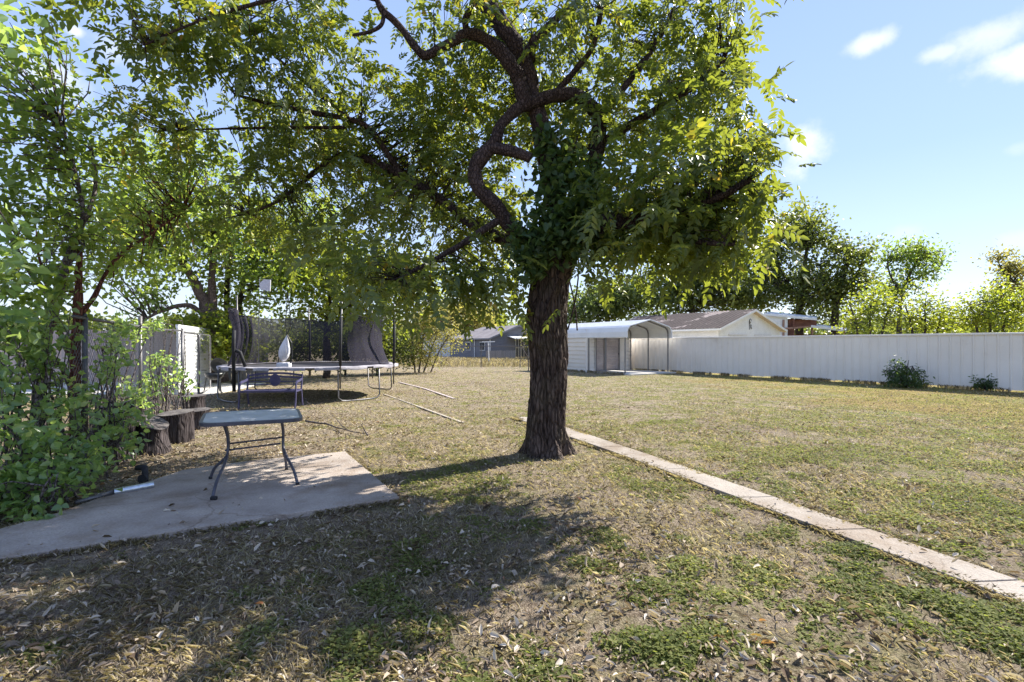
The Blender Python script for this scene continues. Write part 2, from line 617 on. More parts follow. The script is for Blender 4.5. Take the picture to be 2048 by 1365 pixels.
# bare soil near the house/camera and under the trees, mown straw farther out
mr2 = N(nt, 'ShaderNodeMapRange')
mr2.inputs[1].default_value = 7.0
mr2.inputs[2].default_value = 12.0
mr2.inputs[3].default_value = 1.0
mr2.inputs[4].default_value = .75
nt.links.new(sep.outputs[1], mr2.inputs[0])
dd_ = N(nt, 'ShaderNodeMath', operation='MULTIPLY')
nt.links.new(dm.outputs[0], dd_.inputs[0])
nt.links.new(mr2.outputs[0], dd_.inputs[1])
mr3 = N(nt, 'ShaderNodeMapRange')
mr3.inputs[1].default_value = 5.0
mr3.inputs[2].default_value = 9.0
mr3.inputs[3].default_value = .55
mr3.inputs[4].default_value = 0.0
nt.links.new(sep.outputs[1], mr3.inputs[0])
mxm = N(nt, 'ShaderNodeMath', operation='MAXIMUM')
nt.links.new(dd_.outputs[0], mxm.inputs[0])
nt.links.new(mr3.outputs[0], mxm.inputs[1])
m2 = N(nt, 'ShaderNodeMix', data_type='RGBA')
nt.links.new(mxm.outputs[0], m2.inputs[0])
nt.links.new(m1.outputs[2], m2.inputs[6])
nt.links.new(dirt.outputs[0], m2.inputs[7])
clod = N(nt, 'ShaderNodeTexNoise', i_Scale=8.0, i_Detail=9.0, i_Roughness=.85)
nt.links.new(v, clod.inputs['Vector'])
clr = ramp(nt, [(.38, (.38, .33, .28)), (.48, (.9, .88, .84)), (.58, (1.08, 1.06, 1.0)), (.68, (1.4, 1.36, 1.28))])
nt.links.new(clod.outputs['Fac'], clr.inputs[0])
m3 = N(nt, 'ShaderNodeMix', data_type='RGBA', blend_type='MULTIPLY')
m3.inputs[0].default_value = 1
nt.links.new(m2.outputs[2], m3.inputs[6])
nt.links.new(clr.outputs[0], m3.inputs[7])
gold = ramp(nt, [(.42, (0, 0, 0)), (.6, (.75, .75, .75))])
gmr = N(nt, 'ShaderNodeMapRange')
gmr.inputs[1].default_value = 4
gmr.inputs[2].default_value = 11
gmr.inputs[3].default_value = -.25
gmr.inputs[4].default_value = .10
nt.links.new(sep.outputs[0], gmr.inputs[0])
gad = N(nt, 'ShaderNodeMath', operation='ADD')
nt.links.new(big.outputs['Fac'], gad.inputs[0])
nt.links.new(gmr.outputs[0], gad.inputs[1])
nt.links.new(gad.outputs[0], gold.inputs[0])
m4 = N(nt, 'ShaderNodeMix', data_type='RGBA', blend_type='MULTIPLY')
nt.links.new(gold.outputs[0], m4.inputs[0])
nt.links.new(m3.outputs[2], m4.inputs[6])
m4.inputs[7].default_value = (1.15, 1.0, .42, 1)
b = N(nt, 'ShaderNodeBsdfPrincipled', i_Roughness=.95)
b.inputs['Specular IOR Level'].default_value = .1
nt.links.new(m4.outputs[2], b.inputs['Base Color'])
bp = N(nt, 'ShaderNodeBump', i_Strength=1.0, i_Distance=.05)
nt.links.new(fg.outputs[0], bp.inputs['Height'])
nt.links.new(bp.outputs[0], b.inputs['Normal'])
nt.links.new(b.outputs[0], out.inputs[0])
M['ground'] = m
g = np_mesh('ground', V, Fq, m, smooth=True)
set_props(g, kind='structure')

M['concrete'] = weathered('patio_concrete', (.31, .262, .225), (.44, .378, .33), .85, 1.5, .6, 55, stain=(.21, .155, .115))
M['concrete_walk'] = weathered('path_concrete', (.28, .24, .20), (.36, .315, .268), .85, 1.4, .5, 70, stain=(.22, .175, .14))
M['concrete_pale'] = weathered('pale_concrete', (.55, .52, .47), (.68, .65, .6), .85, .8, .3, 40)

def add_cracks(m, scale=.55, width=.006):
    nt = m.node_tree
    b = next(n for n in nt.nodes if n.type == 'BSDF_PRINCIPLED')
    src = b.inputs['Base Color'].links[0].from_socket
    v = texco(nt)
    nz_ = N(nt, 'ShaderNodeTexNoise', i_Scale=3.0, i_Detail=6.0)
    nt.links.new(v, nz_.inputs['Vector'])
    va = N(nt, 'ShaderNodeVectorMath', operation='MULTIPLY_ADD')
    va.inputs[1].default_value = (.35, .35, .35)
    nt.links.new(nz_.outputs['Color'], va.inputs[0])
    nt.links.new(v, va.inputs[2])
    vo = N(nt, 'ShaderNodeTexVoronoi', i_Scale=scale)
    vo.feature = 'DISTANCE_TO_EDGE'
    nt.links.new(va.outputs[0], vo.inputs['Vector'])
    r = ramp(nt, [(0, (.68, .64, .6)), (width * .6, (.85, .82, .79)), (width, (1, 1, 1))])
    nt.links.new(vo.outputs['Distance'], r.inputs[0])
    # broad stains
    st_ = N(nt, 'ShaderNodeTexNoise', i_Scale=.9, i_Detail=7.0, i_Roughness=.7)
    nt.links.new(v, st_.inputs['Vector'])
    r2 = ramp(nt, [(.36, (.70, .62, .54)), (.5, (1, 1, 1)), (.68, (1.12, 1.1, 1.08))])
    nt.links.new(st_.outputs['Fac'], r2.inputs[0])
    for rr_ in (r, r2):
        mx = N(nt, 'ShaderNodeMix', data_type='RGBA', blend_type='MULTIPLY')
        mx.inputs[0].default_value = 1
        nt.links.new(src, mx.inputs[6])
        nt.links.new(rr_.outputs[0], mx.inputs[7])
        src = mx.outputs[2]
    nt.links.new(src, b.inputs['Base Color'])


add_cracks(M['concrete'])
add_cracks(M['concrete_walk'], .4, .004)

# patio slab with a slightly broken edge
def ragged(poly, step=.12, amp=.012):
    outp = []
    n = len(poly)
    for i in range(n):
        a, b_ = poly[i], poly[(i + 1) % n]
        k = max(1, int((b_ - a).length / step))
        for t in range(k):
            p = a.lerp(b_, t / k)
            outp.append(p + Vector((noise.noise(p * 6), noise.noise(p * 6 + Vector((9, 9, 9))), 0)) * amp)
    return outp


mb = MB()
mb.prism(ragged(patio), -.08, .035)
o = mb.build('patio', M['concrete'], bevel=.008)
set_props(o, kind='structure')

# footpath cast in bays with open joints
mb = MB()
def edge_at(edge, y):
    for a, c in zip(edge[:-1], edge[1:]):
        if c.y <= y <= a.y:
            t = (a.y - y) / (a.y - c.y)
            return a.lerp(c, t)
    return edge[0] if y > edge[0].y else edge[-1]
joint_y = [10.25, 8.75, 7.25, 5.95, 4.85, 4.0, 3.12, 2.2, 1.2, .3]
for a_, c_ in zip(joint_y[:-1], joint_y[1:]):
    l0, l1 = edge_at(walk_l, a_ - .006), edge_at(walk_l, c_ + .006)
    r0, r1 = edge_at(walk_r, a_ + .02), edge_at(walk_r, c_ + .032)
    if a_ == 10.25:
        r0 = walk_r[0]
    mb.prism(ragged([l0, l1, r1, r0], .12, .012), -.08, .022)
o = mb.build('footpath', M['concrete_walk'], bevel=.006)
set_props(o, kind='structure')

mb = MB()
mb.prism([(-22, 15.6), (-9.0, 15.0), (-9.6, 19.5), (-24, 20.6)], -.05, .015)
set_props(mb.build('driveway', M['concrete_pale'], bevel=.005), kind='structure')

# =================================================================== white metal fence (right)
UD = Vector((-.56, .83, 0)).normalized()
VD = Vector((UD.y, -UD.x, 0))            # to the right and away
FU = Vector((-.54, .84, 0)).normalized()
FN = Vector((-FU.y, FU.x, 0))            # toward camera side
M['white_metal'] = weathered('white_metal_sheet', (.80, .745, .67), (.86, .81, .74), .5, .7, .03, 60, stain=(.68, .61, .53), mul=.08)
M['white_paint'] = weathered('white_paint', (.74, .74, .73), (.82, .82, .81), .45, 1.5, .04, 60, mul=.1)
M['steel'] = weathered('galvanised_steel', (.11, .105, .11), (.19, .185, .19), .45, 6, .1, 60, metal=.5)
M['grey_post'] = weathered('grey_post', (.16, .15, .145), (.23, .215, .2), .5, 6, .1, 60)
F0 = Vector((16.2, 15.8, 0)) - FU * 9.5
LEN = 28.0
fence = thing('metal_fence', F0, 'long white ribbed sheet metal fence along the right side of the lawn', 'fence')
prof = []
pitch = .305
npan = int(LEN / pitch)
top_z, bot_z = 1.83, .04
for i in range(npan):
    s0 = i * pitch
    prof += [(s0, 0.0), (s0 + .02, .0), (s0 + .026, .024), (s0 + .062, .024), (s0 + .072, 0), (s0 + .085, -.012), (s0 + .10, 0)]
prof.append((npan * pitch, 0))
mb = MB()
vs, fs = [], []
for k, (s_, d_) in enumerate(prof):
    zb = bot_z + .025 * noise.noise(Vector((s_ * .7, 0, 0))) + (0.02 if int(s_ / 1.5) % 2 else 0)
    p = F0 + FU * s_ + FN * d_
    vs += [(p.x, p.y, zb), (p.x, p.y, top_z)]
for k in range(len(prof) - 1):
    fs.append((2 * k, 2 * k + 1, 2 * k + 3, 2 * k + 2))
mb.add(vs, fs)
mb.build('ribbed_sheet', M['white_metal'], fence)
mb = MB()
a = F0 + FN * .0 + Vector((0, 0, 1.86))
mb.bar(a + FU * .0, a + FU * (npan * pitch), .075, .07)
mb.build('top_rail', M['white_metal'], fence, bevel=.01)
for i in range(0, int(LEN / 2.44) + 1):
    p = F0 + FU * (i * 2.44 + .1) - FN * .06
    MB().bar(p, p + Vector((0, 0, 1.8)), .06).build('post', M['steel'], fence)

# =================================================================== carport with shed
A0 = Vector((5.65, 25.0, 0))
def C3(u, s, z):
    return A0 + UD * u + VD * s + Vector((0, 0, z))
CL = 6.3
carp = thing('carport', A0, 'white metal carport with rounded roof, open at one end and walled as a shed', 'carport')
arch = [(0, 1.86), (0, 2.15), (.06, 2.33), (.22, 2.46), (1.7, 2.80), (3.18, 2.46), (3.34, 2.33), (3.4, 2.15), (3.4, 1.86)]
# ribbed roof running lengthwise
cross = []
for (s0, z0), (s1, z1) in zip(arch[:-1], arch[1:]):
    L_ = math.hypot(s1 - s0, z1 - z0)
    k = max(1, round(L_ / .23))
    for j in range(k):
        t = j / k
        nx_, nz_ = -(z1 - z0) / L_, (s1 - s0) / L_
        for dt, h in ((0, 0), (.035 / L_, 0), (.045 / L_, .018), (.075 / L_, .018), (.085 / L_, 0)) if L_ > .2 else ((0, 0),):
            tt = t + dt
            cross.append((s0 + (s1 - s0) * tt + nx_ * h, z0 + (z1 - z0) * tt + nz_ * h))
cross.append(arch[-1])
vs, fs = [], []
for s_, z_ in cross:
    vs += [C3(-.12, s_, z_), C3(CL, s_, z_)]
for k in range(len(cross) - 1):
    fs.append((2 * k, 2 * k + 1, 2 * k + 3, 2 * k + 2))
mb = MB()
mb.add(vs, fs)
mb.build('roof', M['white_paint'], carp)
mb = MB()
ring = [C3(-.13, s_, z_) for s_, z_ in arch]
for a, c in zip(ring[:-1], ring[1:]):
    mb.bar(a, c, .05, .07, up=UD)
mb.build('roof_trim', M['white_paint'], carp)
inner = [(s_ * .965 + .06, z_ - .05) for s_, z_ in arch]
for u_ in (.05, 1.4, 2.7):
    mb = MB()
    for side in (0, 1):
        p0, p1 = (inner[0], inner[1]) if side == 0 else (inner[-1], inner[-2])
        if not (u_ == 2.7 and False):
            mb.bar(C3(u_, p0[0], 0) if u_ < 2 else C3(u_, p0[0], .02), C3(u_, p0[0], p0[1]), .06)
    for a, c in zip(inner[:-1], inner[1:]):
        mb.bar(C3(u_, *a), C3(u_, *c), .055)
    mb.bar(C3(u_, .35, 2.38), C3(u_, 1.1, 2.58), .03)
    mb.build('frame', M['grey_post'], carp)


def hsiding(mb, fa, fb, z0, z1, pitch, depth, nrm):
    """horizontal ribbed sheet between plan points fa and fb"""
    z = z0
    while z < z1 - 1e-4:
        zt = min(z + pitch, z1)
        q = [(z, 0), (zt - .06, 0), (zt - .05, -depth * 1.8), (zt - .01, -depth * 1.8), (zt, 0)]
        q = [(max(z, a_), b_) for a_, b_ in q]
        vs = []
        for zz, dd in q:
            off = nrm * dd
            vs += [fa + off + Vector((0, 0, zz)), fb + off + Vector((0, 0, zz))]
        mb.add(vs, [(2 * k, 2 * k + 1, 2 * k + 3, 2 * k + 2) for k in range(len(q) - 1)])
        z = zt


mb = MB()
hsiding(mb, C3(2.8, .01, 0), C3(CL, .01, 0), .03, 1.9, .23, .03, -VD)
mb.build('side_wall', M['white_metal'], carp)
mb = MB()
hsiding(mb, C3(2.82, .0, 0), C3(2.82, .6, 0), .03, 1.9, .23, .02, -UD)
hsiding(mb, C3(2.82, 2.5, 0), C3(2.82, 3.4, 0), .03, 1.9, .23, .02, -UD)
zz = 1.9
while zz < 2.72:
    z2 = min(zz + .23, 2.76)
    def halfw(z):
        return 1.7 if z < 2.3 else max(.05, 1.7 * (2.8 - z) / (2.8 - 2.36))
    h0, h1 = min(1.7, halfw(zz)), min(1.7, halfw(z2))
    mb.add([C3(2.82, 1.7 - h0, zz), C3(2.82, 1.7 + h0, zz), C3(2.84, 1.7 + h1, z2), C3(2.84, 1.7 - h1, z2)], [(0, 1, 2, 3)])
    zz = z2
hsiding(mb, C3(CL, 0, 0), C3(CL, 3.4, 0), .03, 2.3, .23, .02, UD)
hsiding(mb, C3(2.8, 3.39, 0), C3(CL, 3.39, 0), .03, 1.9, .23, .03, VD)
mb.build('end_wall', M['white_metal'], carp)
mb = MB()
mb.bar(C3(2.79, -.03, 0), C3(2.79, -.03, 1.88), .09)
mb.bar(C3(2.79, .62, .03), C3(2.79, .62, 1.88), .05)
mb.build('corner_trim', M['white_metal'], carp)
door = MB()
M['door_slat'] = weathered('beige_door', (.46, .40, .385), (.60, .54, .52), .5, 2, .1, 30)
z = .08
while z < 1.86:
    door.add([C3(2.80, .68, z), C3(2.80, 2.42, z), C3(2.75, 2.42, z + .075), C3(2.75, .68, z + .075), C3(2.80, .68, z + .095), C3(2.80, 2.42, z + .095)],
             [(0, 1, 2, 3), (3, 2, 5, 4)])
    z += .095
dr = door.build('door', M['door_slat'], carp)
mb = MB()
for s_ in (.64, 1.28, 2.46):
    mb.bar(C3(2.74, s_, .05), C3(2.74, s_, 1.88), .055)
mb.bar(C3(2.74, .64, .06), C3(2.74, 2.46, .06), .05)
mb.build('door_frame', M['grey_post'], dr)
mb = MB()
mb.box(C3(2.70, 2.36, .98), (.05, .05, .1))
mb.build('door_handle', M['grey_post'], dr, bevel=.01)
mb = MB()
mb.prism([C3(-.5, -.1, 0), C3(-.5, 3.35, 0), C3(2.8, 3.35, 0), C3(2.8, -.1, 0)], -.05, .06)
set_props(mb.build('concrete_slab', M['concrete_pale'], bevel=.01), kind='structure')

# =================================================================== garage beyond the fence
M['siding'] = weathered('white_siding', (.74, .735, .72), (.82, .815, .80), .6, 2.0, .15, 25, stain=(.60, .56, .52))
M['garage_roof'] = weathered('rusted_roof', (.085, .055, .058), (.135, .095, .095), .75, .9, .35, 14, stretch=(1, 1, 1))
gc = Vector((15.3, 32.0, 0))
def G3(u, s, z):
    return gc + UD * u + VD * s + Vector((0, 0, z))
gar = thing('garage', gc, 'white sided garage with a low gable and dark peeling metal roof behind the metal fence', 'garage')
HW, EV, PK = 3.45, 2.50, 3.66
slope = (PK - EV) / HW
mb = MB()
def lap(mb, fa, fb, z0, z1, n, pitch=.16):
    z = z0
    while z < z1 - 1e-4:
        zt = min(z + pitch, z1)
        mb.add([fa(z) + n * .018, fb(z) + n * .018, fb(zt), fa(zt)], [(0, 1, 2, 3)])
        mb.add([fa(z), fb(z), fb(z) + n * .018, fa(z) + n * .018], [(0, 1, 2, 3)])
        z = zt
def gl(z):
    h = HW if z <= EV else HW - (z - EV) / slope
    return G3(0, -h, z)
def gr(z):
    h = HW if z <= EV else HW - (z - EV) / slope
    return G3(0, h, z)
lap(mb, gl, gr, 0, PK - .02, -UD)
mb.build('gable_wall', M['siding'], gar)
mb = MB()
lap(mb, lambda z: G3(0, -HW, z), lambda z: G3(9, -HW, z), 0, EV + .05, -VD, .18)
lap(mb, lambda z: G3(0, HW, z), lambda z: G3(9, HW, z), 0, EV + .05, VD, .18)
mb.build('side_wall', M['siding'], gar)
# corrugated roof with patches of pale bare metal
m, nt, out = new_mat('patchy_roof')
v = texco(nt, (1, 1, 1))
n1 = N(nt, 'ShaderNodeTexNoise', i_Scale=.55, i_Detail=6.0, i_Roughness=.6)
n2 = N(nt, 'ShaderNodeTexNoise', i_Scale=7.0, i_Detail=6.0)
for q in (n1, n2):
    nt.links.new(v, q.inputs['Vector'])
r1 = ramp(nt, [(.0, (.070, .056, .054)), (.555, (.105, .088, .084)), (.60, (.36, .31, .29)), (.66, (.30, .25, .23))])
r2 = ramp(nt, [(.3, (.7, .7, .7)), (.7, (1.2, 1.15, 1.1))])
mx = N(nt, 'ShaderNodeMix', data_type='RGBA', blend_type='MULTIPLY')
mx.inputs[0].default_value = 1
nt.links.new(n1.outputs['Fac'], r1.inputs[0])
nt.links.new(n2.outputs['Fac'], r2.inputs[0])
nt.links.new(r1.outputs[0], mx.inputs[6])
nt.links.new(r2.outputs[0], mx.inputs[7])
b = N(nt, 'ShaderNodeBsdfPrincipled', i_Roughness=.95)
b.inputs['Specular IOR Level'].default_value = .08
nt.links.new(mx.outputs[2], b.inputs['Base Color'])
nt.links.new(b.outputs[0], out.inputs[0])
M['patchy'] = m
rf = MB()
for sg in (-1, 1):
    vs, k = [], 0
    u_ = -.35
    while u_ < 9.4:
        for du, h in ((0, 0), (.10, 0), (.13, .03), (.19, .03), (.22, 0)):
            vs += [G3(u_ + du, 0, PK + .10 + h), G3(u_ + du, sg * (HW + .35), EV - .35 * slope + .10 + h)]
            k += 1
        u_ += .3
    rf.add(vs, [(2 * i, 2 * i + 1, 2 * i + 3, 2 * i + 2) for i in range(k - 1)])
roof = rf.build('roof', M['patchy'], gar)
mb = MB()
for sg in (-1, 1):
    mb.bar(G3(-.33, 0, PK + .03), G3(-.33, sg * (HW + .35), EV - .35 * slope + .03), .06, .13)
    mb.bar(G3(-.3, sg * (HW + .34), EV - .35 * slope + .03), G3(9.3, sg * (HW + .34), EV - .35 * slope + .03), .05, .11)
mb.build('fascia', M['siding'], roof)
mb = MB()
for sg in (-1, 1):
    mb.slab([G3(-.3, 0, PK - .02), G3(-.01, 0, PK - .02), G3(-.01, sg * (HW + .3), EV - .3 * slope - .03), G3(-.3, sg * (HW + .3), EV - .3 * slope - .03)], (0, 0, 1), .02)
mb.build('soffit', weathered('soffit_paint', (.52, .42, .36), (.62, .52, .46), .7, 3, .1, 20), roof)
mb = MB()
for s0, s1 in ((-2.5, -.55), (.35, 2.3)):
    mb.bar(G3(-.05, s0, 2.12), G3(-.05, s1, 2.12), .05, .10)
    mb.box(G3(-.03, (s0 + s1) / 2, 1.05), (s1 - s0 - .1, .03, 2.0), (VD, UD, Vector((0, 0, 1))))
    gd = mb.build('garage_door', weathered('garage_door_paint', (.66, .64, .61), (.72, .7, .68), .6, 3, .1, 20), gar)
    mb = MB()
mb = MB()
oc = G3(-.05, -.15, 2.93)
for k in range(3):
    pts = [oc + VD * (.13 * math.cos(t) * (1 - k * .25)) + Vector((0, 0, .22 * math.sin(t) * (1 - k * .2) + (.05 * k))) for t in np.linspace(.4 + k, 4.6 + k * .6, 12)]
    mb.tube(pts, .014, 5)
mb.tube([oc + VD * -.1 + Vector((0, 0, -.15)), oc + VD * -.07 + Vector((0, 0, -.38)), oc + VD * -.13 + Vector((0, 0, -.45))], .018, 5)
mb.tube([oc + VD * .09 + Vector((0, 0, -.15)), oc + VD * .06 + Vector((0, 0, -.30)), oc + VD * .15 + Vector((0, 0, -.42))], .022, 5)
M['black'] = weathered('black_metal', (.012, .012, .014), (.03, .03, .032), .5, 8, .1, 60)
mb.build('wall_ornament', M['black'], gar)

# =================================================================== open shed far right
M['brown_wood'] = weathered('brown_boards', (.13, .052, .035), (.25, .11, .075), .8, 2.0, .4, 18, stretch=(1, 1, 4))
sh = thing('open_shed', P(1600, 690, 38), 'open fronted shed with brown board walls and white sloping roofs behind the fence', 'shed')
def S3(px, py, Y):
    return P(px, py, Y)
mb = MB()
zf = lambda py, Y: CAMH + (HZ - py) / F * Y
mb.box(((1648 - 1024) / F * 41.5, 41.5, 1.2), (8.2, .1, 2.3))
mb.box((P(1572, 0, 39).x, 39.6, 1.8), (.1, 3.4, 3.4))
mb.box((P(1608, 0, 38).x, 38.2, zf(644, 38) - .1), (2.1, .08, .55))
mb.build('board_wall', M['brown_wood'], sh)
mb = MB()
lap(mb, lambda z: Vector((P(1530, 0, 38).x, 38.0, z)), lambda z: Vector((P(1575, 0, 38).x, 38.0, z)), 2.0, zf(629, 38), Vector((0, -1, 0)), .3)
mb.build('white_wall', M['white_paint'], sh)
mb = MB()
mb.slab([S3(1528, 627, 37.8), S3(1634, 637, 37.8), S3(1634, 633, 42), S3(1540, 624, 42)], (0, 0, 1), .16)
mb.build('roof', M['white_paint'], sh)
mb = MB()
mb.slab([S3(1622, 651, 37.6), S3(1692, 660, 37.6), S3(1696, 657, 42), S3(1630, 648, 42)], (0, 0, 1), .16)
mb.build('roof', M['white_paint'], sh)
pw_ = weathered('post_wood', (.25, .13, .09), (.38, .24, .18), .8, 3, .3, 20)
for px_ in (1567, 1624, 1688):
    a = P(px_, 690, 37.9)
    MB().bar((a.x, a.y, 0), (a.x, a.y, zf(652 if px_ > 1600 else 640, 37.9)), .11).build('post', pw_, sh)
MB().bar(S3(1624, 668, 37.9), S3(1631, 659, 37.9), .07).build('brace', pw_, sh)
MB().bar(S3(1567, 658, 37.8), S3(1625, 653, 37.8), .06, .14).build('beam', pw_, sh)

# =================================================================== far grey house
M['grey_siding'] = weathered('grey_siding', (.155, .158, .185), (.20, .205, .235), .7, 1.0, .2, 12, stretch=(1, 1, 6))
M['shingle'] = weathered('grey_shingle', (.20, .175, .175), (.29, .26, .26), .9, 1.2, .4, 12)
hc = Vector((.57, 52, 0))
def H3(u, s, z):
    return hc + UD * u + VD * s + Vector((0, 0, z))
ho = thing('house', hc, 'low grey house with shingle gable roof at the far end of the yard', 'house')
mb = MB()
W_, E_, K_, LL = 3.25, 2.2, 3.45, 9.0
mb.poly([H3(0, -W_, 0), H3(0, W_, 0), H3(0, W_, E_), H3(0, 0, K_), H3(0, -W_, E_)])
mb.poly([H3(0, -W_, 0), H3(0, -W_, E_), H3(LL, -W_, E_), H3(LL, -W_, 0)])
mb.poly([H3(0, W_, 0), H3(LL, W_, 0), H3(LL, W_, E_), H3(0, W_, E_)])
mb.poly([H3(LL, -W_, 0), H3(LL, -W_, E_), H3(LL, W_, E_), H3(LL, W_, 0)])
mb.build('wall', M['grey_siding'], ho)
mb = MB()
ov = .35
se = (K_ - E_) / W_
el = E_ - ov * se
for sg in (-1, 1):
    mb.slab([H3(-.3, 0, K_ + .1), H3(-.3, sg * (W_ + ov), el + .1), H3(LL + .4, sg * (W_ + ov), el + .1), H3(LL - 2.0, 0, K_ + .1)], (0, 0, 1), .08)
mb.slab([H3(LL - 2.0, 0, K_ + .1), H3(LL + .4, W_ + ov, el + .1), H3(LL + .4, -W_ - ov, el + .1)], (0, 0, 1), .08)
rf = mb.build('roof', M['shingle'], ho)
for u_, s_ in ((2.0, -.8), (5.0, -.6)):
    zc = K_ + .1 - abs(s_) * se
    MB().box(H3(u_, s_, zc + .08), (.35, .35, .16)).build('roof_vent', M['black'], rf)
mb = MB()
mb.bar(H3(-.33, 0, K_ + .04), H3(-.33, -(W_ + ov), el + .04), .06, .16)
mb.bar(H3(-.33, 0, K_ + .04), H3(-.33, W_ + ov, el + .04), .06, .16)
mb.bar(H3(-.3, -(W_ + ov), el + .03), H3(LL + .4, -(W_ + ov), el + .03), .08, .12)
mb.build('fascia', weathered('grey_trim', (.22, .22, .24), (.28, .28, .3), .6, 2, .1, 20), rf)
mb = MB()
mb.slab([H3(0, -1.3, 2.42), H3(0, 1.6, 2.42), H3(-1.5, 1.6, 2.16), H3(-1.5, -1.3, 2.16)], (0, 0, 1), .07)
mb.build('awning', M['white_paint'], ho)
crm = weathered('cream_paint', (.50, .42, .26), (.6, .52, .36), .6, 3, .1, 20)
for s_ in (-1.2, -.9, -.55, -.2, 1.5):
    MB().bar(H3(-1.45, s_, 0), H3(-1.45, s_, 2.12), .06).build('porch_post', crm, ho)
MB().bar(H3(-1.45, -1.2, 1.2), H3(-1.45, -.2, 1.2), .05).build('porch_rail', crm, ho)
mb = MB()
mb.box(H3(-.04, .5, 1.0), (1.6, .06, 2.0), (VD, UD, Vector((0, 0, 1))))
mb.build('door', M['black'], ho)
for u_ in (3.2, 0.05):
    MB().bar(H3(u_, -W_ - .06, 0), H3(u_, -W_ - .06, E_), .09).build('downpipe', M['white_paint'], ho)
for u_ in (1.6, 4.6):
    mb = MB()
    mb.box(H3(u_, -W_ - .04, 1.35), (1.0, .06, .9), (UD, VD, Vector((0, 0, 1))))
    w_ = mb.build('window', M['white_paint'], ho)
    mb = MB()
    for k in (-.24, .24):
        mb.box(H3(u_ + k, -W_ - .075, 1.35), (.42, .03, .78), (UD, VD, Vector((0, 0, 1))))
    mb.build('pane', weathered('dark_glass', (.05, .055, .07), (.08, .085, .1), .1, 1, 0, 5), w_)

# pale cottage showing between the shrubs left of the grey house
ct = thing('cottage', P(880, 690, 64), 'small pale cottage roof showing above shrubs left of the grey house', 'house')
mb = MB()
c0 = P(885, 690, 64)
mb.box((c0.x, 66, 1.2), (5, 4, 2.4))
mb.build('wall', M['siding'], ct)
mb = MB()
mb.slab([Vector((c0.x - 2.8, 63.7, 2.3)), Vector((c0.x + 2.8, 63.7, 2.3)), Vector((c0.x + 2.8, 66, 3.5)), Vector((c0.x - 2.8, 66, 3.5))], (0, -.3, 1), .1)
mb.slab([Vector((c0.x + 2.8, 68.3, 2.3)), Vector((c0.x - 2.8, 68.3, 2.3)), Vector((c0.x - 2.8, 66, 3.5)), Vector((c0.x + 2.8, 66, 3.5))], (0, .3, 1), .1)
mb.build('roof', weathered('pale_roof', (.5, .48, .47), (.6, .58, .57), .7, 1, .2, 10), ct)

# low wood fence in front of the house
def picket_fence(a, c, h, label, mat, pw=.14, gap=.012, rail=True, jag=.03, name='wood_fence'):
    f = thing(name, a, label, 'fence')
    d = (c - a)
    L_ = d.length
    d.normalize()
    n_ = Vector((-d.y, d.x, 0))
    mb = MB()
    s_ = 0
    while s_ < L_:
        hh = h + random.uniform(-jag, jag)
        p = a + d * (s_ + pw / 2) + n_ * random.uniform(-.008, .008)
        mb.box(p + Vector((0, 0, hh / 2)), (pw - gap, .02, hh), (d, n_, Vector((0, 0, 1))))
        s_ += pw
    mb.build('boards', mat, f)
    for z in (.35, h - .3):
        MB().bar(a + n_ * .04 + Vector((0, 0, z)), c + n_ * .04 + Vector((0, 0, z)), .04, .09).build('rail', mat, f)
    return f


M['old_wood'] = weathered('weathered_boards', (.40, .32, .30), (.54, .45, .42), .85, 1.2, .5, 22, stretch=(5, 5, .6), stain=(.12, .09, .08))
M['grey_wood'] = weathered('grey_boards', (.26, .235, .22), (.36, .33, .31), .85, 1.2, .5, 22, stretch=(5, 5, .6))
picket_fence(Vector((P(972, 0, 47).x, 47, 0)), Vector((P(1030, 0, 48).x, 48.3, 0)), .95, 'low weathered picket fence in front of the grey house', M['grey_wood'])
picket_fence(Vector((-22.0, 19.2, 0)), Vector((-13.4, 20.4, 0)), 2.08, 'brown weathered board fence beyond the wire fence on the left', M['old_wood'])
picket_fence(Vector((-12.05, 20.9, 0)), Vector((-10.6, 21.6, 0)), 1.95, 'short grey board fence between the white panel and the yellow green shrubs', M['grey_wood'])
# white ribbed metal panel (neighbour)
wa, wb = Vector((-10.05, 15.0, 0)), Vector((-12.5, 21.3, 0))
wd = (wb - wa).normalized()
wn = Vector((wd.y, -wd.x, 0))
wp = thing('white_metal_panel', wa, 'bright white ribbed metal fence panel beyond the wire gate', 'fence')
mb = MB()
hsiding(mb, wa, wb, .03, 2.02, .13, .015, -wn)
mb.build('ribbed_sheet', M['white_paint'], wp)
mb = MB()
mb.bar(wa + Vector((0, 0, 2.06)), wb + Vector((0, 0, 2.06)), .08, .1)
mb.bar(wa + wn * .03, wa + wn * .03 + Vector((0, 0, 2.02)), .07)
mb.bar(wb + wn * .03, wb + wn * .03 + Vector((0, 0, 2.02)), .07)
mb.build('frame', M['white_paint'], wp)


# =================================================================== chain-link fences
M['wire'] = weathered('galvanised_wire', (.13, .13, .13), (.22, .22, .21), .5, 8, 0, 50, metal=.6)


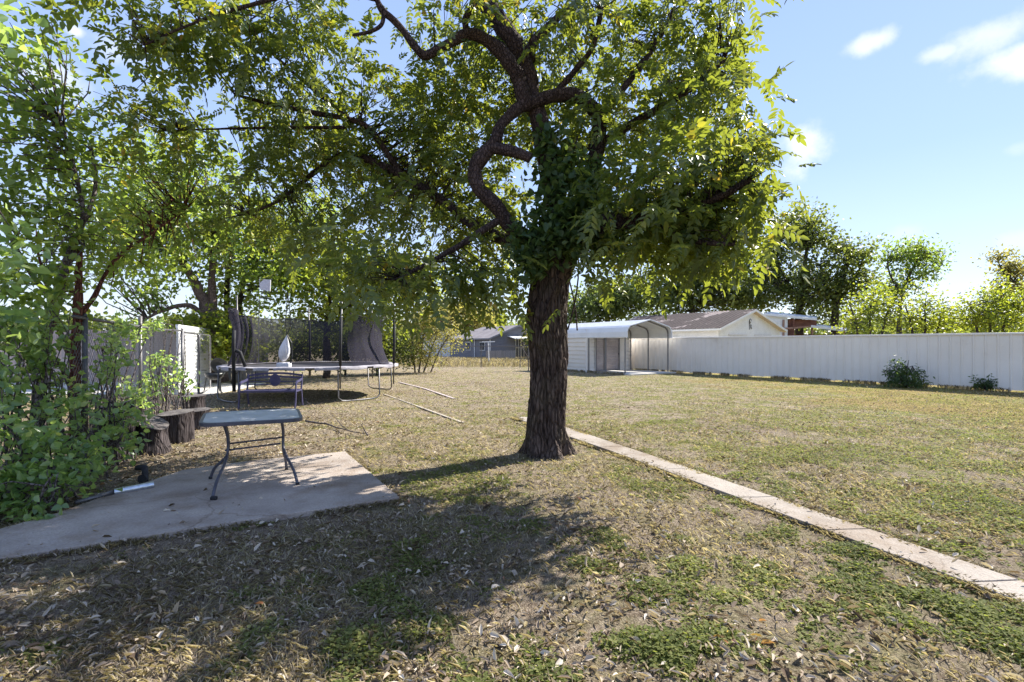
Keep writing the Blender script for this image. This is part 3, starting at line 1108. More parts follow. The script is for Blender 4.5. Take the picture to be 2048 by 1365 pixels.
def chain_mesh(a, c, z0, z1, cell, w):
    d = c - a
    L_ = d.length
    d.normalize()
    n_ = Vector((-d.y, d.x, 0))
    H_ = z1 - z0
    mb = MB()
    k = int((L_ + H_) / cell)
    for i in range(k + 1):
        for sg in (1, -1):
            s0 = i * cell - H_
            s1 = s0 + H_
            za, zb = (z0, z1)
            # clip to 0..L
            ca, cb = max(0, s0), min(L_, s1)
            if cb <= ca:
                continue
            t0, t1 = (ca - s0) / H_, (cb - s0) / H_
            if sg == 1:
                pa, pb = za + H_ * t0, za + H_ * t1
            else:
                pa, pb = zb - H_ * t0, zb - H_ * t1
            A = a + d * ca + Vector((0, 0, pa))
            Bv = a + d * cb + Vector((0, 0, pb))
            t_ = (Bv - A).normalized()
            s_ = t_.cross(n_).normalized() * w / 2
            off = n_ * (w * .5 * sg)
            mb.add([A + s_ + off, A - s_ + off, A + n_ * w + off, Bv + s_ + off, Bv - s_ + off, Bv + n_ * w + off],
                   [(0, 1, 4, 3), (1, 2, 5, 4), (2, 0, 3, 5)])
    return mb


def lineX(Y):
    return -5.4 - .445 * (Y - 6.3)


cf = thing('chain_link_fence', Vector((lineX(4.6), 4.6, 0)), 'tall wire chain link fence overgrown with vines along the left side', 'fence')
ya, yb = 6.0, 12.1
a, c = Vector((lineX(ya), ya, 0)), Vector((lineX(yb), yb, 0))
chain_mesh(a, c, .03, 1.78, .085, .0030).build('wire_mesh', M['wire'], cf)
mb = MB()
mb.tube([a + Vector((0, 0, 1.84)), a.lerp(c, .35) + Vector((0, 0, 1.82)), a.lerp(c, .62) + Vector((0, 0, 1.80)), c + Vector((0, 0, 1.84))], .022, 8)
mb.build('top_rail', M['steel'], cf, smooth=True)
for yy in (6.35, 8.7, 12.1):
    p = Vector((lineX(yy), yy, 0))
    mb = MB()
    mb.tube([p, p + Vector((0, 0, 2.0 if yy == 8.7 else 1.87))], .03, 10)
    mb.tube([p + Vector((0, 0, 1.86)), p + Vector((0, 0, 1.9))], [.034, .012], 10)
    mb.build('post', M['steel'], cf, smooth=True)
# gate in the chain-link fence
ya, yb = 12.3, 16.6
gt = thing('wire_gate', Vector((lineX(ya), ya, 0)), 'double wire gate with rounded pipe frames in front of the white panel', 'gate')
for y0, y1 in ((12.25, 14.2), (14.35, 16.4)):
    a, c = Vector((lineX(y0), y0, 0)), Vector((lineX(y1), y1, 0))
    d = (c - a).normalized()
    mb = MB()
    z1 = 1.8
    pts = [a + Vector((0, 0, .08)), a + Vector((0, 0, z1 - .12)), a + d * .04 + Vector((0, 0, z1 - .03)), a + d * .14 + Vector((0, 0, z1)),
           c - d * .14 + Vector((0, 0, z1)), c - d * .04 + Vector((0, 0, z1 - .03)), c + Vector((0, 0, z1 - .12)), c + Vector((0, 0, .08)), a + Vector((0, 0, .081))]
    mb.tube(pts, .022, 8)
    mb.build('gate_frame', M['steel'], gt, smooth=True)
    chain_mesh(a, c, .1, z1 - .03, .16, .0022).build('wire_mesh', M['wire'], gt)
# far chain link
ff = thing('far_wire_fence', P(885, 690, 33), 'low wire fence with thin rail across the far end of the lawn', 'fence')
a, c = Vector((P(880, 0, 33).x, 33.5, 0)), Vector((P(1075, 0, 33).x, 32.6, 0))
chain_mesh(a, c, .05, 1.36, .16, .005).build('wire_mesh', M['wire'], ff)
mb = MB()
mb.tube([a + Vector((0, 0, 1.41)), c + Vector((0, 0, 1.41))], .026, 6)
mb.build('top_rail', M['steel'], ff)
for t in (0, .42, .82, 1):
    p = a.lerp(c, t)
    MB().tube([p, p + Vector((0, 0, 1.44))], .03, 6).build('post', M['steel'], ff)
cl = thing('clothesline_pole', G(978, 729), 'thin pale T shaped clothesline pole in front of the grey house', 'pole')
p = G(978, 729)
mb = MB()
mb.tube([p, p + Vector((-.06, 0, 1.72))], .035, 8)
mb.build('pole', M['white_paint'], cl)
mb = MB()
mb.bar(p + Vector((-.55, 0, 1.72)), p + Vector((.45, .05, 1.74)), .07)
mb.build('crossarm', M['white_paint'], cl)

# =================================================================== trampoline
TC = Vector((-5.97, 15.0, 0))
TR = 2.45
tr = thing('trampoline', TC, 'round trampoline with torn pale edge pad and sagging black safety net', 'trampoline')
M['foam'] = weathered('black_foam', (.012, .012, .014), (.03, .03, .034), .8, 12, .3, 60)
M['pad'] = weathered('faded_pad', (.20, .185, .21), (.44, .42, .44), .8, 2.4, .4, 30, stain=(.14, .12, .15))
M['matb'] = weathered('jump_mat', (.030, .030, .036), (.07, .068, .078), .7, 5, .2, 80)
def T3(ang, r, z):
    a_ = math.radians(ang)
    return TC + Vector((math.cos(a_) * r, math.sin(a_) * r, z))
mb = MB()
mb.tube([T3(k * 7.5, TR, .88) for k in range(49)], .024, 8, False)
mb.build('frame', M['steel'], tr, smooth=True)
mb = MB()
vs, fs = [], []
n_ = 144
for k in range(n_):
    an = k * 360 / n_
    w = noise.noise(Vector((math.cos(math.radians(an)) * 6, math.sin(math.radians(an)) * 6, 3)))
    rip = .05 * w
    for r_, z_ in ((TR + .045, .845 + rip * .8), (TR + .05, .91), (TR - .10, .935 + rip * .3), (TR - .27 - rip, .905)):
        vs.append(T3(an, r_, z_))
for k in range(n_):
    k2 = (k + 1) % n_
    for j in range(3):
        if j == 0 and noise.noise(Vector((k * .35, 2, 1))) > .12:
            continue
        fs.append((k * 4 + j, k2 * 4 + j, k2 * 4 + j + 1, k * 4 + j + 1))
mb.add(vs, fs)
mb.build('edge_pad', M['pad'], tr, smooth=True)
mb = MB()
vs = [T3(0, 0, .845)]
for r_ in (TR * .35, TR * .7, TR - .2):
    vs += [T3(k * 7.5, r_, .85 + .04 * (r_ / TR) ** 2) for k in range(48)]
fs = [(0, 1 + k, 1 + (k + 1) % 48) for k in range(48)]
for j in range(2):
    for k in range(48):
        k2 = (k + 1) % 48
        fs.append((1 + j * 48 + k, 1 + (j + 1) * 48 + k, 1 + (j + 1) * 48 + k2, 1 + j * 48 + k2))
mb.add(vs, fs)
mb.build('jumping_mat', M['matb'], tr, smooth=True)
for ca in (-39, 51, 141, 231):
    mb = MB()
    pts = [T3(ca - 15, TR, .86), T3(ca - 15, TR + .03, .12), T3(ca - 13, TR + .02, .04)] + [T3(ca + t, TR - .02, .02) for t in (-9, -3, 3, 9)] + [T3(ca + 13, TR + .02, .04), T3(ca + 15, TR + .03, .12), T3(ca + 15, TR, .86)]
    mb.tube(pts, .02, 8)
    mb.build('leg', M['steel'], tr, smooth=True)
poles = [(-53, 2.68, 0), (-6, 2.85, 0), (62, 2.75, 0), (114, 2.8, 0), (171, 3.02, 0), (243, 1.85, 1)]
for an, h, broken in poles:
    mb = MB()
    mb.tube([T3(an, TR + .04, .35), T3(an, TR + .06, 1.5), T3(an + (1 if not broken else .2), TR + .05, h)], .021, 8)
    pl = mb.build('net_pole', M['steel'], tr, smooth=True)
    mb = MB()
    top = h - .45 if not broken else h + .02
    mb.tube([T3(an, TR + .045, .95 if not broken else .3), T3(an, TR + .06, 1.5), T3(an + .4, TR + .055, top)], .038 if not broken else .045, 10)
    mb.build('foam_sleeve', M['foam'], pl, smooth=True)
    if broken:
        mb = MB()
        mb.tube([T3(an, TR + .02, 1.36), T3(an + 2.5, TR - .05, 1.30), T3(an + 5.5, TR - .1, .93)], .045, 8)
        mb.build('foam_sleeve', M['foam'], pl, smooth=True)
# safety net: fine mesh fabric
m, nt, out = new_mat('net_mesh')
dif = N(nt, 'ShaderNodeBsdfDiffuse')
dif.inputs[0].default_value = (.045, .042, .055, 1)
tp = nt.nodes.new('ShaderNodeBsdfTransparent')
ms = nt.nodes.new('ShaderNodeMixShader')
v = texco(nt)
nn = N(nt, 'ShaderNodeTexNoise', i_Scale=1.6, i_Detail=4.0)
nt.links.new(v, nn.inputs['Vector'])
wv = N(nt, 'ShaderNodeTexWave', i_Scale=9.0, i_Distortion=3.0)
wv.bands_direction = 'DIAGONAL'
nt.links.new(v, wv.inputs['Vector'])
ad = N(nt, 'ShaderNodeMath', operation='MULTIPLY_ADD')
ad.inputs[1].default_value = .18
nt.links.new(wv.outputs['Fac'], ad.inputs[0])
mr = N(nt, 'ShaderNodeMapRange')
mr.inputs[1].default_value = .3
mr.inputs[2].default_value = .7
mr.inputs[3].default_value = .52
mr.inputs[4].default_value = .70
nt.links.new(nn.outputs['Fac'], mr.inputs[0])
nt.links.new(mr.outputs[0], ad.inputs[2])
nt.links.new(ad.outputs[0], ms.inputs[0])
nt.links.new(tp.outputs[0], ms.inputs[1])
nt.links.new(dif.outputs[0], ms.inputs[2])
nt.links.new(ms.outputs[0], out.inputs[0])
M['net'] = m
NA, NZ = 240, 16
rows = []
top_line = []
for k in range(NA + 1):
    an = -42 + 262 * k / NA
    sag = .16 * math.sin((an + 53) / 58 * math.pi) ** 2
    ht = 2.42 - sag + .12 * noise.noise(Vector((an * .03, 1, 2)))
    if an > 195:
        ht += .22 * math.sin((an - 195) / 25 * math.pi)
    r0 = TR - .22
    row = []
    for j in range(NZ + 1):
        t = j / NZ
        fold = (.012 + .014 * t) * noise.noise(Vector((an * .22, t * 1.6, 0))) + .04 * noise.noise(Vector((an * .05, t * 2.2, 7)))
        if an > 170:
            fold += .09 * math.sin(an * .9) * (.3 + t)
        r_ = r0 - .16 * math.sin(t * math.pi) + fold - .10 * t
        row.append(T3(an + 2 * noise.noise(Vector((an * .1, t * 2, 3))), r_, .90 + (ht - .90) * t))
    rows.append(row)
    top_line.append(row[-1])
vs = [p for r_ in rows for p in r_]
fs = [(k * (NZ + 1) + j, (k + 1) * (NZ + 1) + j, (k + 1) * (NZ + 1) + j + 1, k * (NZ + 1) + j + 1) for k in range(NA) for j in range(NZ)]
mb = MB()
mb.add(vs, fs)
nb = mb.build('safety_net', M['net'], tr, smooth=True)
mb = MB()
mb.tube(top_line[::3], .014, 5)
for an in (62, 114, 171):
    i = int((an + 42) / 262 * NA)
    mb.tube([top_line[i], T3(an, TR + .04, 2.42)], .006, 4)
mb.build('net_cord', M['foam'], nb)

# pod swing hung over the trampoline
pc = P(569, 700, 13.9)
sw = thing('pod_swing', pc, 'white teardrop pod swing hanging on black cords over the trampoline', 'swing')
M['white_cloth'] = weathered('white_canvas', (.62, .60, .63), (.76, .75, .77), .85, 5, .3, 30)
tl = Matrix.Rotation(math.radians(9), 3, 'Y')
mb = MB()
mb.lathe(pc + Vector((0, 0, -.02)), [(.005, .44), (.03, .36), (.085, .22), (.13, .08), (.148, -.04), (.13, -.17), (.08, -.27), (.01, -.31)], 18, tl)
mb.build('pod', M['white_cloth'], sw, smooth=True)
mb = MB()
c_ = P(568, 731, 13.9)
mb.box(c_ + Vector((0, 0, .0)), (.36, .22, .15))
mb.build('seat', M['white_cloth'], sw, bevel=.04)
mb = MB()
tp_ = pc + Vector((.07, 0, .42))
hook = P(575, 585, 13.9)
mb.tube([tp_, tp_ + Vector((.10, 0, .25)), tp_ + Vector((.09, 0, .55)), hook], .013, 5)
mb.tube([tp_, tp_ + Vector((-.04, 0, .3)), hook], .012, 5)
mb.tube([tp_, pc + Vector((.20, 0, .2)), pc + Vector((.22, 0, -.2)), c_ + Vector((.17, 0, .05))], .015, 5)
mb.tube([pc + Vector((-.14, 0, -.15)), c_ + Vector((-.17, 0, .05))], .016, 5)
mb.build('cord', M['black'], sw)

# white board hung high among the leaves
bb = thing('backboard', P(528, 571, 14.6), 'square white hoop backboard raised above the trampoline on a thin pole', 'backboard')
mb = MB()
mb.slab([P(518, 558, 14.6), P(541, 560, 14.7), P(540, 583, 14.7), P(520, 579, 14.6)][::-1], (0, -1, 0), .03)
mb.build('board', weathered('white_board', (.58, .56, .62), (.70, .68, .74), .5, 3, .1, 20), bb)
mb = MB()
mb.tube([P(530, 575, 14.75), P(519, 600, 14.75), P(517, 640, 14.8), P(517, 727, 14.8)], .010, 6)
mb.build('support_pole', M['steel'], bb)
mb = MB()
hc_ = P(531, 597, 14.3)
mb.tube([hc_ + Vector((.14 * math.cos(t), .14 * math.sin(t), 0)) for t in np.linspace(0, 6.283, 14)], .008, 5)
mb.tube([hc_ + Vector((0, .14, 0)), P(530, 582, 14.6)], .008, 5)
mb.build('hoop', M['black'], bb)

# =================================================================== bench
M['bench'] = weathered('blue_grey_enamel', (.055, .052, .11), (.085, .08, .155), .5, 8, .08, 60, spec=.25)
by = math.radians(9)
bc = Vector((-5.72, 11.75, 0))
bx, byv = Vector((math.cos(by), math.sin(by), 0)), Vector((-math.sin(by), math.cos(by), 0))
def B3(x, y, z):
    return bc + bx * x + byv * y + Vector((0, 0, z))
bench = thing('garden_bench', bc, 'blue grey metal garden bench with oval back medallion in front of the trampoline', 'bench', rz=0)
hwb = .62
mb = MB()
for j in range(7):
    y = -.02 + j * .062
    mb.box(B3(0, y, .415 - .012 * math.sin(j / 6 * math.pi)), (2 * hwb, .052, .028), (bx, byv, Vector((0, 0, 1))))
mb.bar(B3(-hwb, -.05, .405), B3(hwb, -.05, .405), .02, .045)
mb.build('seat', M['bench'], bench)
mb = MB()
def arc(z, bow, yo, w=.036, th=.014):
    pts = [B3(t * hwb, yo, z + bow * (1 - t * t)) for t in np.linspace(-1, 1, 13)]
    mb = MB()
    for a_, c_ in zip(pts[:-1], pts[1:]):
        mb.bar(a_, c_, th, w)
    mb.build('back_rail', M['bench'], bench)
arc(.745, .06, .53, .05)
arc(.675, .045, .52, .042)
arc(.60, .0, .505, .022)
arc(.53, .0, .49, .022)
mb = MB()
ov_ = [B3(.125 * math.sin(t) * (1 + .05 * math.cos(t * 8)), .50, .635 + .150 * math.cos(t)) for t in np.linspace(0, 2 * math.pi, 29)[:-1]]
mb.slab(ov_, (0, 1, 0), .02)
mb.build('medallion', M['bench'], bench)
for sg in (-1, 1):
    mb = MB()
    x = sg * hwb
    pts = [B3(x, .56, 0), B3(x, .50, .2), B3(x, .44, .40), B3(x, .49, .62), B3(x, .54, .775)]
    for a_, c_ in zip(pts[:-1], pts[1:]):
        mb.bar(a_, c_, .05, .03, up=bx)
    mb.build('leg', M['bench'], bench)
    mb = MB()
    sp = smooth_path([(B3(x, -.12, 0), 1), (B3(x, -.07, .2), 1), (B3(x, -.05, .42), 1), (B3(x, -.03, .55), 1), (B3(x, .06, .62), 1), (B3(x, .25, .63), 1), (B3(x, .49, .66), 1)], 5)
    for (a_, _), (c_, _) in zip(sp[:-1], sp[1:]):
        mb.bar(a_, c_, .05, .026, up=bx)
    mb.build('armrest', M['bench'], bench)
    mb = MB()
    mb.bar(B3(x, -.05, .40), B3(x, .45, .40), .03)
    mb.build('side_rail', M['bench'], bench)

# =================================================================== patio table
M['table_frame'] = weathered('dark_table_metal', (.055, .055, .075), (.09, .09, .115), .4, 9, .06, 70, spec=.5)
m, nt, out = new_mat('frosted_glass_top')
b = N(nt, 'ShaderNodeBsdfPrincipled', i_Roughness=.45)
b.inputs['Base Color'].default_value = (.17, .185, .20, 1)
b.inputs['Specular IOR Level'].default_value = .35
v = texco(nt)
nn = N(nt, 'ShaderNodeTexNoise', i_Scale=6.0, i_Detail=6.0)
nt.links.new(v, nn.inputs['Vector'])
rr = ramp(nt, [(.35, (.40, .41, .41)), (.65, (.55, .55, .54))])
nt.links.new(nn.outputs['Fac'], rr.inputs[0])
nt.links.new(rr.outputs[0], b.inputs['Base Color'])
rr2 = N(nt, 'ShaderNodeMapRange')
rr2.inputs[3].default_value = .35
rr2.inputs[4].default_value = .55
nt.links.new(nn.outputs['Fac'], rr2.inputs[0])
nt.links.new(rr2.outputs[0], b.inputs['Roughness'])
nt.links.new(b.outputs[0], out.inputs[0])
M['glass_top'] = m
tc = Vector((-2.88, 5.5, 0))
tab = thing('patio_table', tc, 'glass topped metal patio table with curved legs standing on the concrete patio', 'table')
corners = [Vector((-3.08, 4.90, 0)), Vector((-2.20, 5.28, 0)), Vector((-2.64, 6.18, 0)), Vector((-3.56, 5.78, 0))]
def chamfer(cs, c, inset=0.0):
    ctr = sum(cs, Vector()) / len(cs)
    cs = [p + (ctr - p).normalized() * inset for p in cs]
    o_ = []
    n = len(cs)
    for i in range(n):
        a_, p, b_ = cs[i - 1], cs[i], cs[(i + 1) % n]
        pa, pb = p + (a_ - p).normalized() * c, p + (b_ - p).normalized() * c
        for t in (0, .25, .5, .75, 1):
            o_.append((pa * (1 - t) ** 2 + p * 2 * t * (1 - t) * .9 + (pa + pb) * .5 * 2 * t * (1 - t) * .1 + pb * t ** 2))
    return o_
outer = chamfer(corners, .16)
inn = chamfer(corners, .14, .045)
mb = MB()
nO = len(outer)
vs = [(p.x, p.y, .685) for p in outer] + [(p.x, p.y, .722) for p in outer] + [(p.x, p.y, .724) for p in inn] + [(p.x, p.y, .685) for p in inn]
fs = []
for i in range(nO):
    j = (i + 1) % nO
    for r0 in range(3):
        fs.append((r0 * nO + i, r0 * nO + j, (r0 + 1) * nO + j, (r0 + 1) * nO + i))
    fs.append((3 * nO + i, 3 * nO + j, j, i))
mb.add(vs, fs)
mb.build('rim', M['table_frame'], tab, bevel=.004)
mb = MB()
mb.prism(chamfer(corners, .14, .04), .708, .7205)
mb.build('glass_top', M['glass_top'], tab)
Lw, Rw = Vector((-3.04, 5.35, 0)), Vector((-2.60, 5.68, 0))
legs = [((-3.02, 5.12), Lw + Vector((.015, -.03, 0)), G(425, 999, .035)), ((-3.24, 5.52), Lw + Vector((-.015, .03, 0)), G(421, 958, .035)),
        ((-2.52, 5.42), Rw + Vector((.015, -.03, 0)), G(595, 970, .035)), ((-2.72, 5.80), Rw + Vector((-.015, .03, 0)), G(573, 940, .035))]
for i, (t_, w_, f_) in enumerate(legs):
    w_ = Vector(w_)
    mb = MB()
    dirf = (f_ - Vector((w_.x, w_.y, f_.z)))
    sp = smooth_path([(Vector((t_[0] * .45 + w_.x * .55, t_[1] * .45 + w_.y * .55, .69)), 1), (Vector((w_.x, w_.y, .52)), 1), (Vector((w_.x, w_.y, .36)), 1),
                      (Vector((w_.x, w_.y, .27)) + dirf * .2, 1), (Vector((w_.x, w_.y, .16)) + dirf * .75, 1), (Vector((f_.x, f_.y, .045)), 1)], 6)
    mb.tube([p for p, _ in sp], .0155, 8)
    lg = mb.build('leg', M['table_frame'], tab, smooth=True)
    mb = MB()
    if i == 0:
        mb.tube([Vector((f_.x + .0, f_.y - .02, .052)), Vector((f_.x + .05, f_.y - .02, .052))], .02, 10)
    else:
        mb.tube([Vector((f_.x, f_.y, .034)), Vector((f_.x, f_.y, .06))], .019, 10)
    mb.build('foot', M['foam'], lg)
mb = MB()
for z_, o1 in ((.435, .03), (.375, -.03)):
    mb.tube([Lw + Vector((-.015, o1, z_)), Rw + Vector((-.015, o1, z_ + .01))], .010, 7)
mb.build('stretcher', M['table_frame'], tab, smooth=True)

# =================================================================== charcoal grill
gp = G(429, 786)
gr_ = thing('charcoal_grill', gp, 'dark barrel grill with its lid open standing by the wire gate', 'grill')
M['grill'] = weathered('grey_enamel', (.025, .028, .03), (.07, .075, .08), .4, 5, .1, 40)
gcx, gz = gp, .62
def half_barrel(mb, c_, r_, w_, a0, a1, closed=True):
    n = 10
    vs, fs = [], []
    for sx in (-1, -.96, .96, 1):
        rr_ = r_ * (.86 if abs(sx) == 1 else 1)
        for k in range(n + 1):
            an = math.radians(a0 + (a1 - a0) * k / n)
            vs.append(c_ + Vector((sx * w_ / 2, math.cos(an) * rr_, math.sin(an) * rr_)))
    for j in range(3):
        for k in range(n):
            fs.append((j * (n + 1) + k, (j + 1) * (n + 1) + k, (j + 1) * (n + 1) + k + 1, j * (n + 1) + k + 1))
    fs.append(tuple(range(n + 1)))
    fs.append(tuple(3 * (n + 1) + k for k in range(n, -1, -1)))
    mb.add(vs, fs)
mb = MB()
mb.lathe(gcx + Vector((0, 0, gz)), [(.02, -.22), (.15, -.20), (.245, -.11), (.29, 0), (.275, 0), (.225, -.08), (.14, -.15), (.02, -.17)], 22)
mb.build('bowl', M['grill'], gr_, smooth=True)
mb = MB()
mb.lathe(gcx + Vector((0, .27, gz + .20)), [(.02, .15), (.12, .13), (.23, .08), (.29, 0), (.27, 0), (.21, .055), (.12, .11), (.02, .13)], 22, Matrix.Rotation(math.radians(-68), 3, 'X'))
mb.build('lid', M['grill'], gr_, smooth=True)
MB().box(gcx + Vector((.33, 0, gz + .03)), (.14, .05, .02)).build('side_handle', M['black'], gr_)
MB().box(gcx + Vector((-.33, 0, gz + .08)), (.14, .05, .02)).build('side_handle', M['black'], gr_)
for sx, sy in ((-.26, -.12), (.28, -.12), (0, .28)):
    mb = MB()
    mb.tube([gcx + Vector((sx * .75, sy * .7, gz - .06)), gcx + Vector((sx, sy, 0))], .02, 6)
    mb.build('leg', M['grill'], gr_)

# =================================================================== stumps
def stump(p, h, r, tilt, label, seed, flare=1.35, ledge=0.0):
    st = thing('tree_stump', p, label, 'stump', 'stumps along the left fence')
    n, rows_ = 40, 14
    vs, fs = [], []
    for j in range(rows_ + 1):
        t = j / rows_
        for k in range(n):
            an = 2 * math.pi * k / n
            q = Vector((math.cos(an), math.sin(an), 0))
            rr_ = r * (1 + (flare - 1) * (1 - t) ** 3 + (.0 + ledge) * max(0, t - .7) * 1.3)
            rr_ *= 1 + .10 * noise.noise(q * 1.8 + Vector((seed, 0, t * .7))) - .07 * abs(noise.noise(q * 7 + Vector((seed, 5, t * .6))))
            zt = h * t + (tilt[0] * q.x + tilt[1] * q.y) * r * t ** 3
            vs.append(p + q * rr_ + Vector((0, 0, zt - (.02 if j == 0 else 0))))
    for j in range(rows_):
        for k in range(n):
            k2 = (k + 1) % n
            fs.append((j * n + k, j * n + k2, (j + 1) * n + k2, (j + 1) * n + k))
    mb = MB()
    mb.add(vs, fs)
    mb.build('bark', M['stump_bark'], st, smooth=True)
    mb = MB()
    rim = [Vector(v_) for v_ in vs[-n:]]
    c_ = sum(rim, Vector()) / n
    mid_ = [c_ + (q - c_) * .5 + Vector((0, 0, .006 * noise.noise(q * 9))) for q in rim]
    mb.add([c_ + Vector((0, 0, -.004))] + mid_ + rim, [(0, 1 + k, 1 + (k + 1) % n) for k in range(n)] +
           [(1 + k, 1 + n + k, 1 + n + (k + 1) % n, 1 + (k + 1) % n) for k in range(n)])
    mb.build('cut_top', M['stump_top'], st, smooth=True)
stump(G(303, 903), .42, .185, (-.55, .1), 'slant topped stump nearest the patio, leaning left', 1.0, 1.3, .25)
stump(G(352, 881), .44, .235, (.05, .1), 'wide dark stump just behind the slant topped one', 4.0, 1.05, .12)
stump(G(396, 856), .33, .17, (.0, .1), 'small stump hidden behind the left end of the table', 7.0, 1.2, .3)
stump(G(388, 820), .33, .22, (.0, .05), 'pale sided stump farthest from the patio, near the grill', 9.0, 1.1, .35)
stump(Vector((-5.35, 6.75, 0)), .70, .22, (.2, .1), 'tall stump half buried in the leafy bush', 12.0, 1.2, .1)

# =================================================================== metal pipe on patio edge
pp = thing('drain_pipe', G(270, 980), 'short shiny metal pipe lying at the patio edge beside the bush', 'pipe')
M['zinc'] = weathered('zinc_pipe', (.50, .55, .60), (.68, .72, .76), .3, 6, .15, 30, metal=.85)
mb = MB()
a, c = G(228, 985, .05), G(307, 970, .06)
mb.tube([a, c], .034, 14, False)
mb.tube([a.lerp(c, .2), a.lerp(c, .24)], .039, 14, False)
mb.tube([c, a], .030, 14, False)
mb.build('pipe_run', M['zinc'], pp, smooth=True)
mb = MB()
a2 = G(150, 1006, .04)
mb.tube([a, a.lerp(a2, .5), a2], [.026, .022, .02], 10)
mb.build('flexible_end', M['steel'], pp, smooth=True)
bk = thing('black_bracket', G(292, 972), 'small black plastic elbow standing behind the metal pipe', 'fitting')
mb = MB()
q = G(290, 968)
mb.tube([q, q + Vector((0, 0, .13)), q + Vector((-.02, .02, .17)), q + Vector((-.12, .05, .16))], .032, 10)
mb.build('elbow', M['foam'], bk, smooth=True)
mb = MB()
mb.tube([q + Vector((.0, -.012, .06)), q + Vector((.0, -.045, .06))], .05, 12)
mb.build('cap', M['foam'], bk)

# =================================================================== edging boards and fallen branches
M['pale_wood'] = weathered('pale_edging', (.32, .27, .21), (.44, .38, .30), .85, 2, .3, 30)
def board(pts, w, h, name, label, cat, mat):
    mb = MB()
    for a_, c_ in zip(pts[:-1], pts[1:]):
        mb.bar(a_ + Vector((0, 0, h / 2 - .01)), c_ + Vector((0, 0, h / 2 - .01)), w, h)
    o_ = mb.build(name, mat, bevel=.005)
    set_props(o_, label, cat)
board([G(768, 789), G(800, 800), G(860, 822), G(926, 846)], .065, .02, 'edging_board', 'long pale edging board running from the trampoline across the lawn', 'edging', M['pale_wood'])
board([G(798, 765), G(850, 778), G(908, 798)], .09, .025, 'edging_plank', 'short brown plank lying on the lawn behind the longer edging board', 'edging', M['old_wood'])


def branch_thing(name, segs, label, mat):
    t_ = thing(name, segs[0][0][0], label, 'branch')
    for i, (pts, r0) in enumerate(segs):
        k = len(pts)
        sp = smooth_path([(Vector(p), r0 * (1 - .75 * j / (k - 1))) for j, p in enumerate(pts)], 5)
        mb = MB()
        mb.tube([p + noise.noise_vector(p * 4) * .02 for p, _ in sp], [r for _, r in sp], 6)
        mb.build('branch_stem' if i == 0 else 'branch_twig', mat, t_, smooth=True)
branch_thing('fallen_branch', [([G(612, 842, .06), G(650, 848, .05), G(690, 860, .04), G(730, 868, .04)], .022),
                               ([G(690, 858, .05), G(672, 838, .12), G(660, 826, .2)], .008),
                               ([G(735, 870, .03), G(728, 860, .10), G(724, 848, .22)], .016)],
             'long grey fallen branch lying on the grass right of the table', M['bark_grey'])
branch_thing('fallen_twig', [([G(603, 794, .15), G(616, 806, .06), G(630, 818, .02)], .012)], 'thin pale stick leaning from the bench onto the grass', M['bark_grey'])

# =================================================================== main tree
TB = Vector((.49, 6.93, 0))
tree = thing('shade_tree', TB, 'large spreading shade tree with furrowed trunk standing in the middle of the lawn', 'tree')
def MP(px, py, Y, r):
    return (P(px, py, Y), r)
# trunk with ridged bark
path = smooth_path([(TB + Vector((0, 0, -.06)), .335), (TB + Vector((0, 0, .10)), .29), (TB + Vector((-.01, 0, .42)), .258), (P(1098, 740, 6.93), .245), (P(1094, 680, 6.93), .255),
                    (P(1092, 630, 6.93), .268), (P(1100, 570, 6.93), .262), (P(1110, 520, 6.9), .29), (P(1112, 480, 6.9), .25), (P(1112, 440, 6.9), .20)], 26)
n, R_ = 230, len(path)
vs, fs = [], []
for i, (p, r) in enumerate(path):
    z = p.z
    for k in range(n):
        an = 2 * math.pi * k / n
        q = Vector((math.cos(an), math.sin(an), 0))
        tw = q * 3.4
        wz = .5 * noise.noise(Vector((q.x * 2, q.y * 2, z * 2.2 + 3)))
        nz = noise.noise(Vector((tw.x * 1.7 + wz, tw.y * 1.7 - wz, z * 1.5)))
        nb_ = noise.noise(Vector((tw.x * 2.2, tw.y * 2.2, z * 5.5 + 11)))
        n2_ = noise.noise(Vector((tw.x * 5, tw.y * 5, z * 7 + 7)))
        ridge = -.034 * max(0, .26 - abs(nz)) / .26 - .016 * max(0, .12 - abs(nb_)) / .12 + .010 * n2_
        root = max(0, .35 - z) / .35
        fl = root ** 1.6 * .08 * (math.sin(an * 5 + 1.3) + .5 * math.sin(an * 3))
        bul = .03 * noise.noise(Vector((q.x, q.y, z * .9)))
        vs.append(p + q * (r * 1.06 + ridge + fl + bul))
for i in range(R_ - 1):
    for k in range(n):
        k2 = (k + 1) % n
        fs.append((i * n + k, i * n + k2, (i + 1) * n + k2, (i + 1) * n + k))
mb = MB()
mb.add(vs, fs)
mb.build('trunk', M['bark'], tree, smooth=True)
sk = []
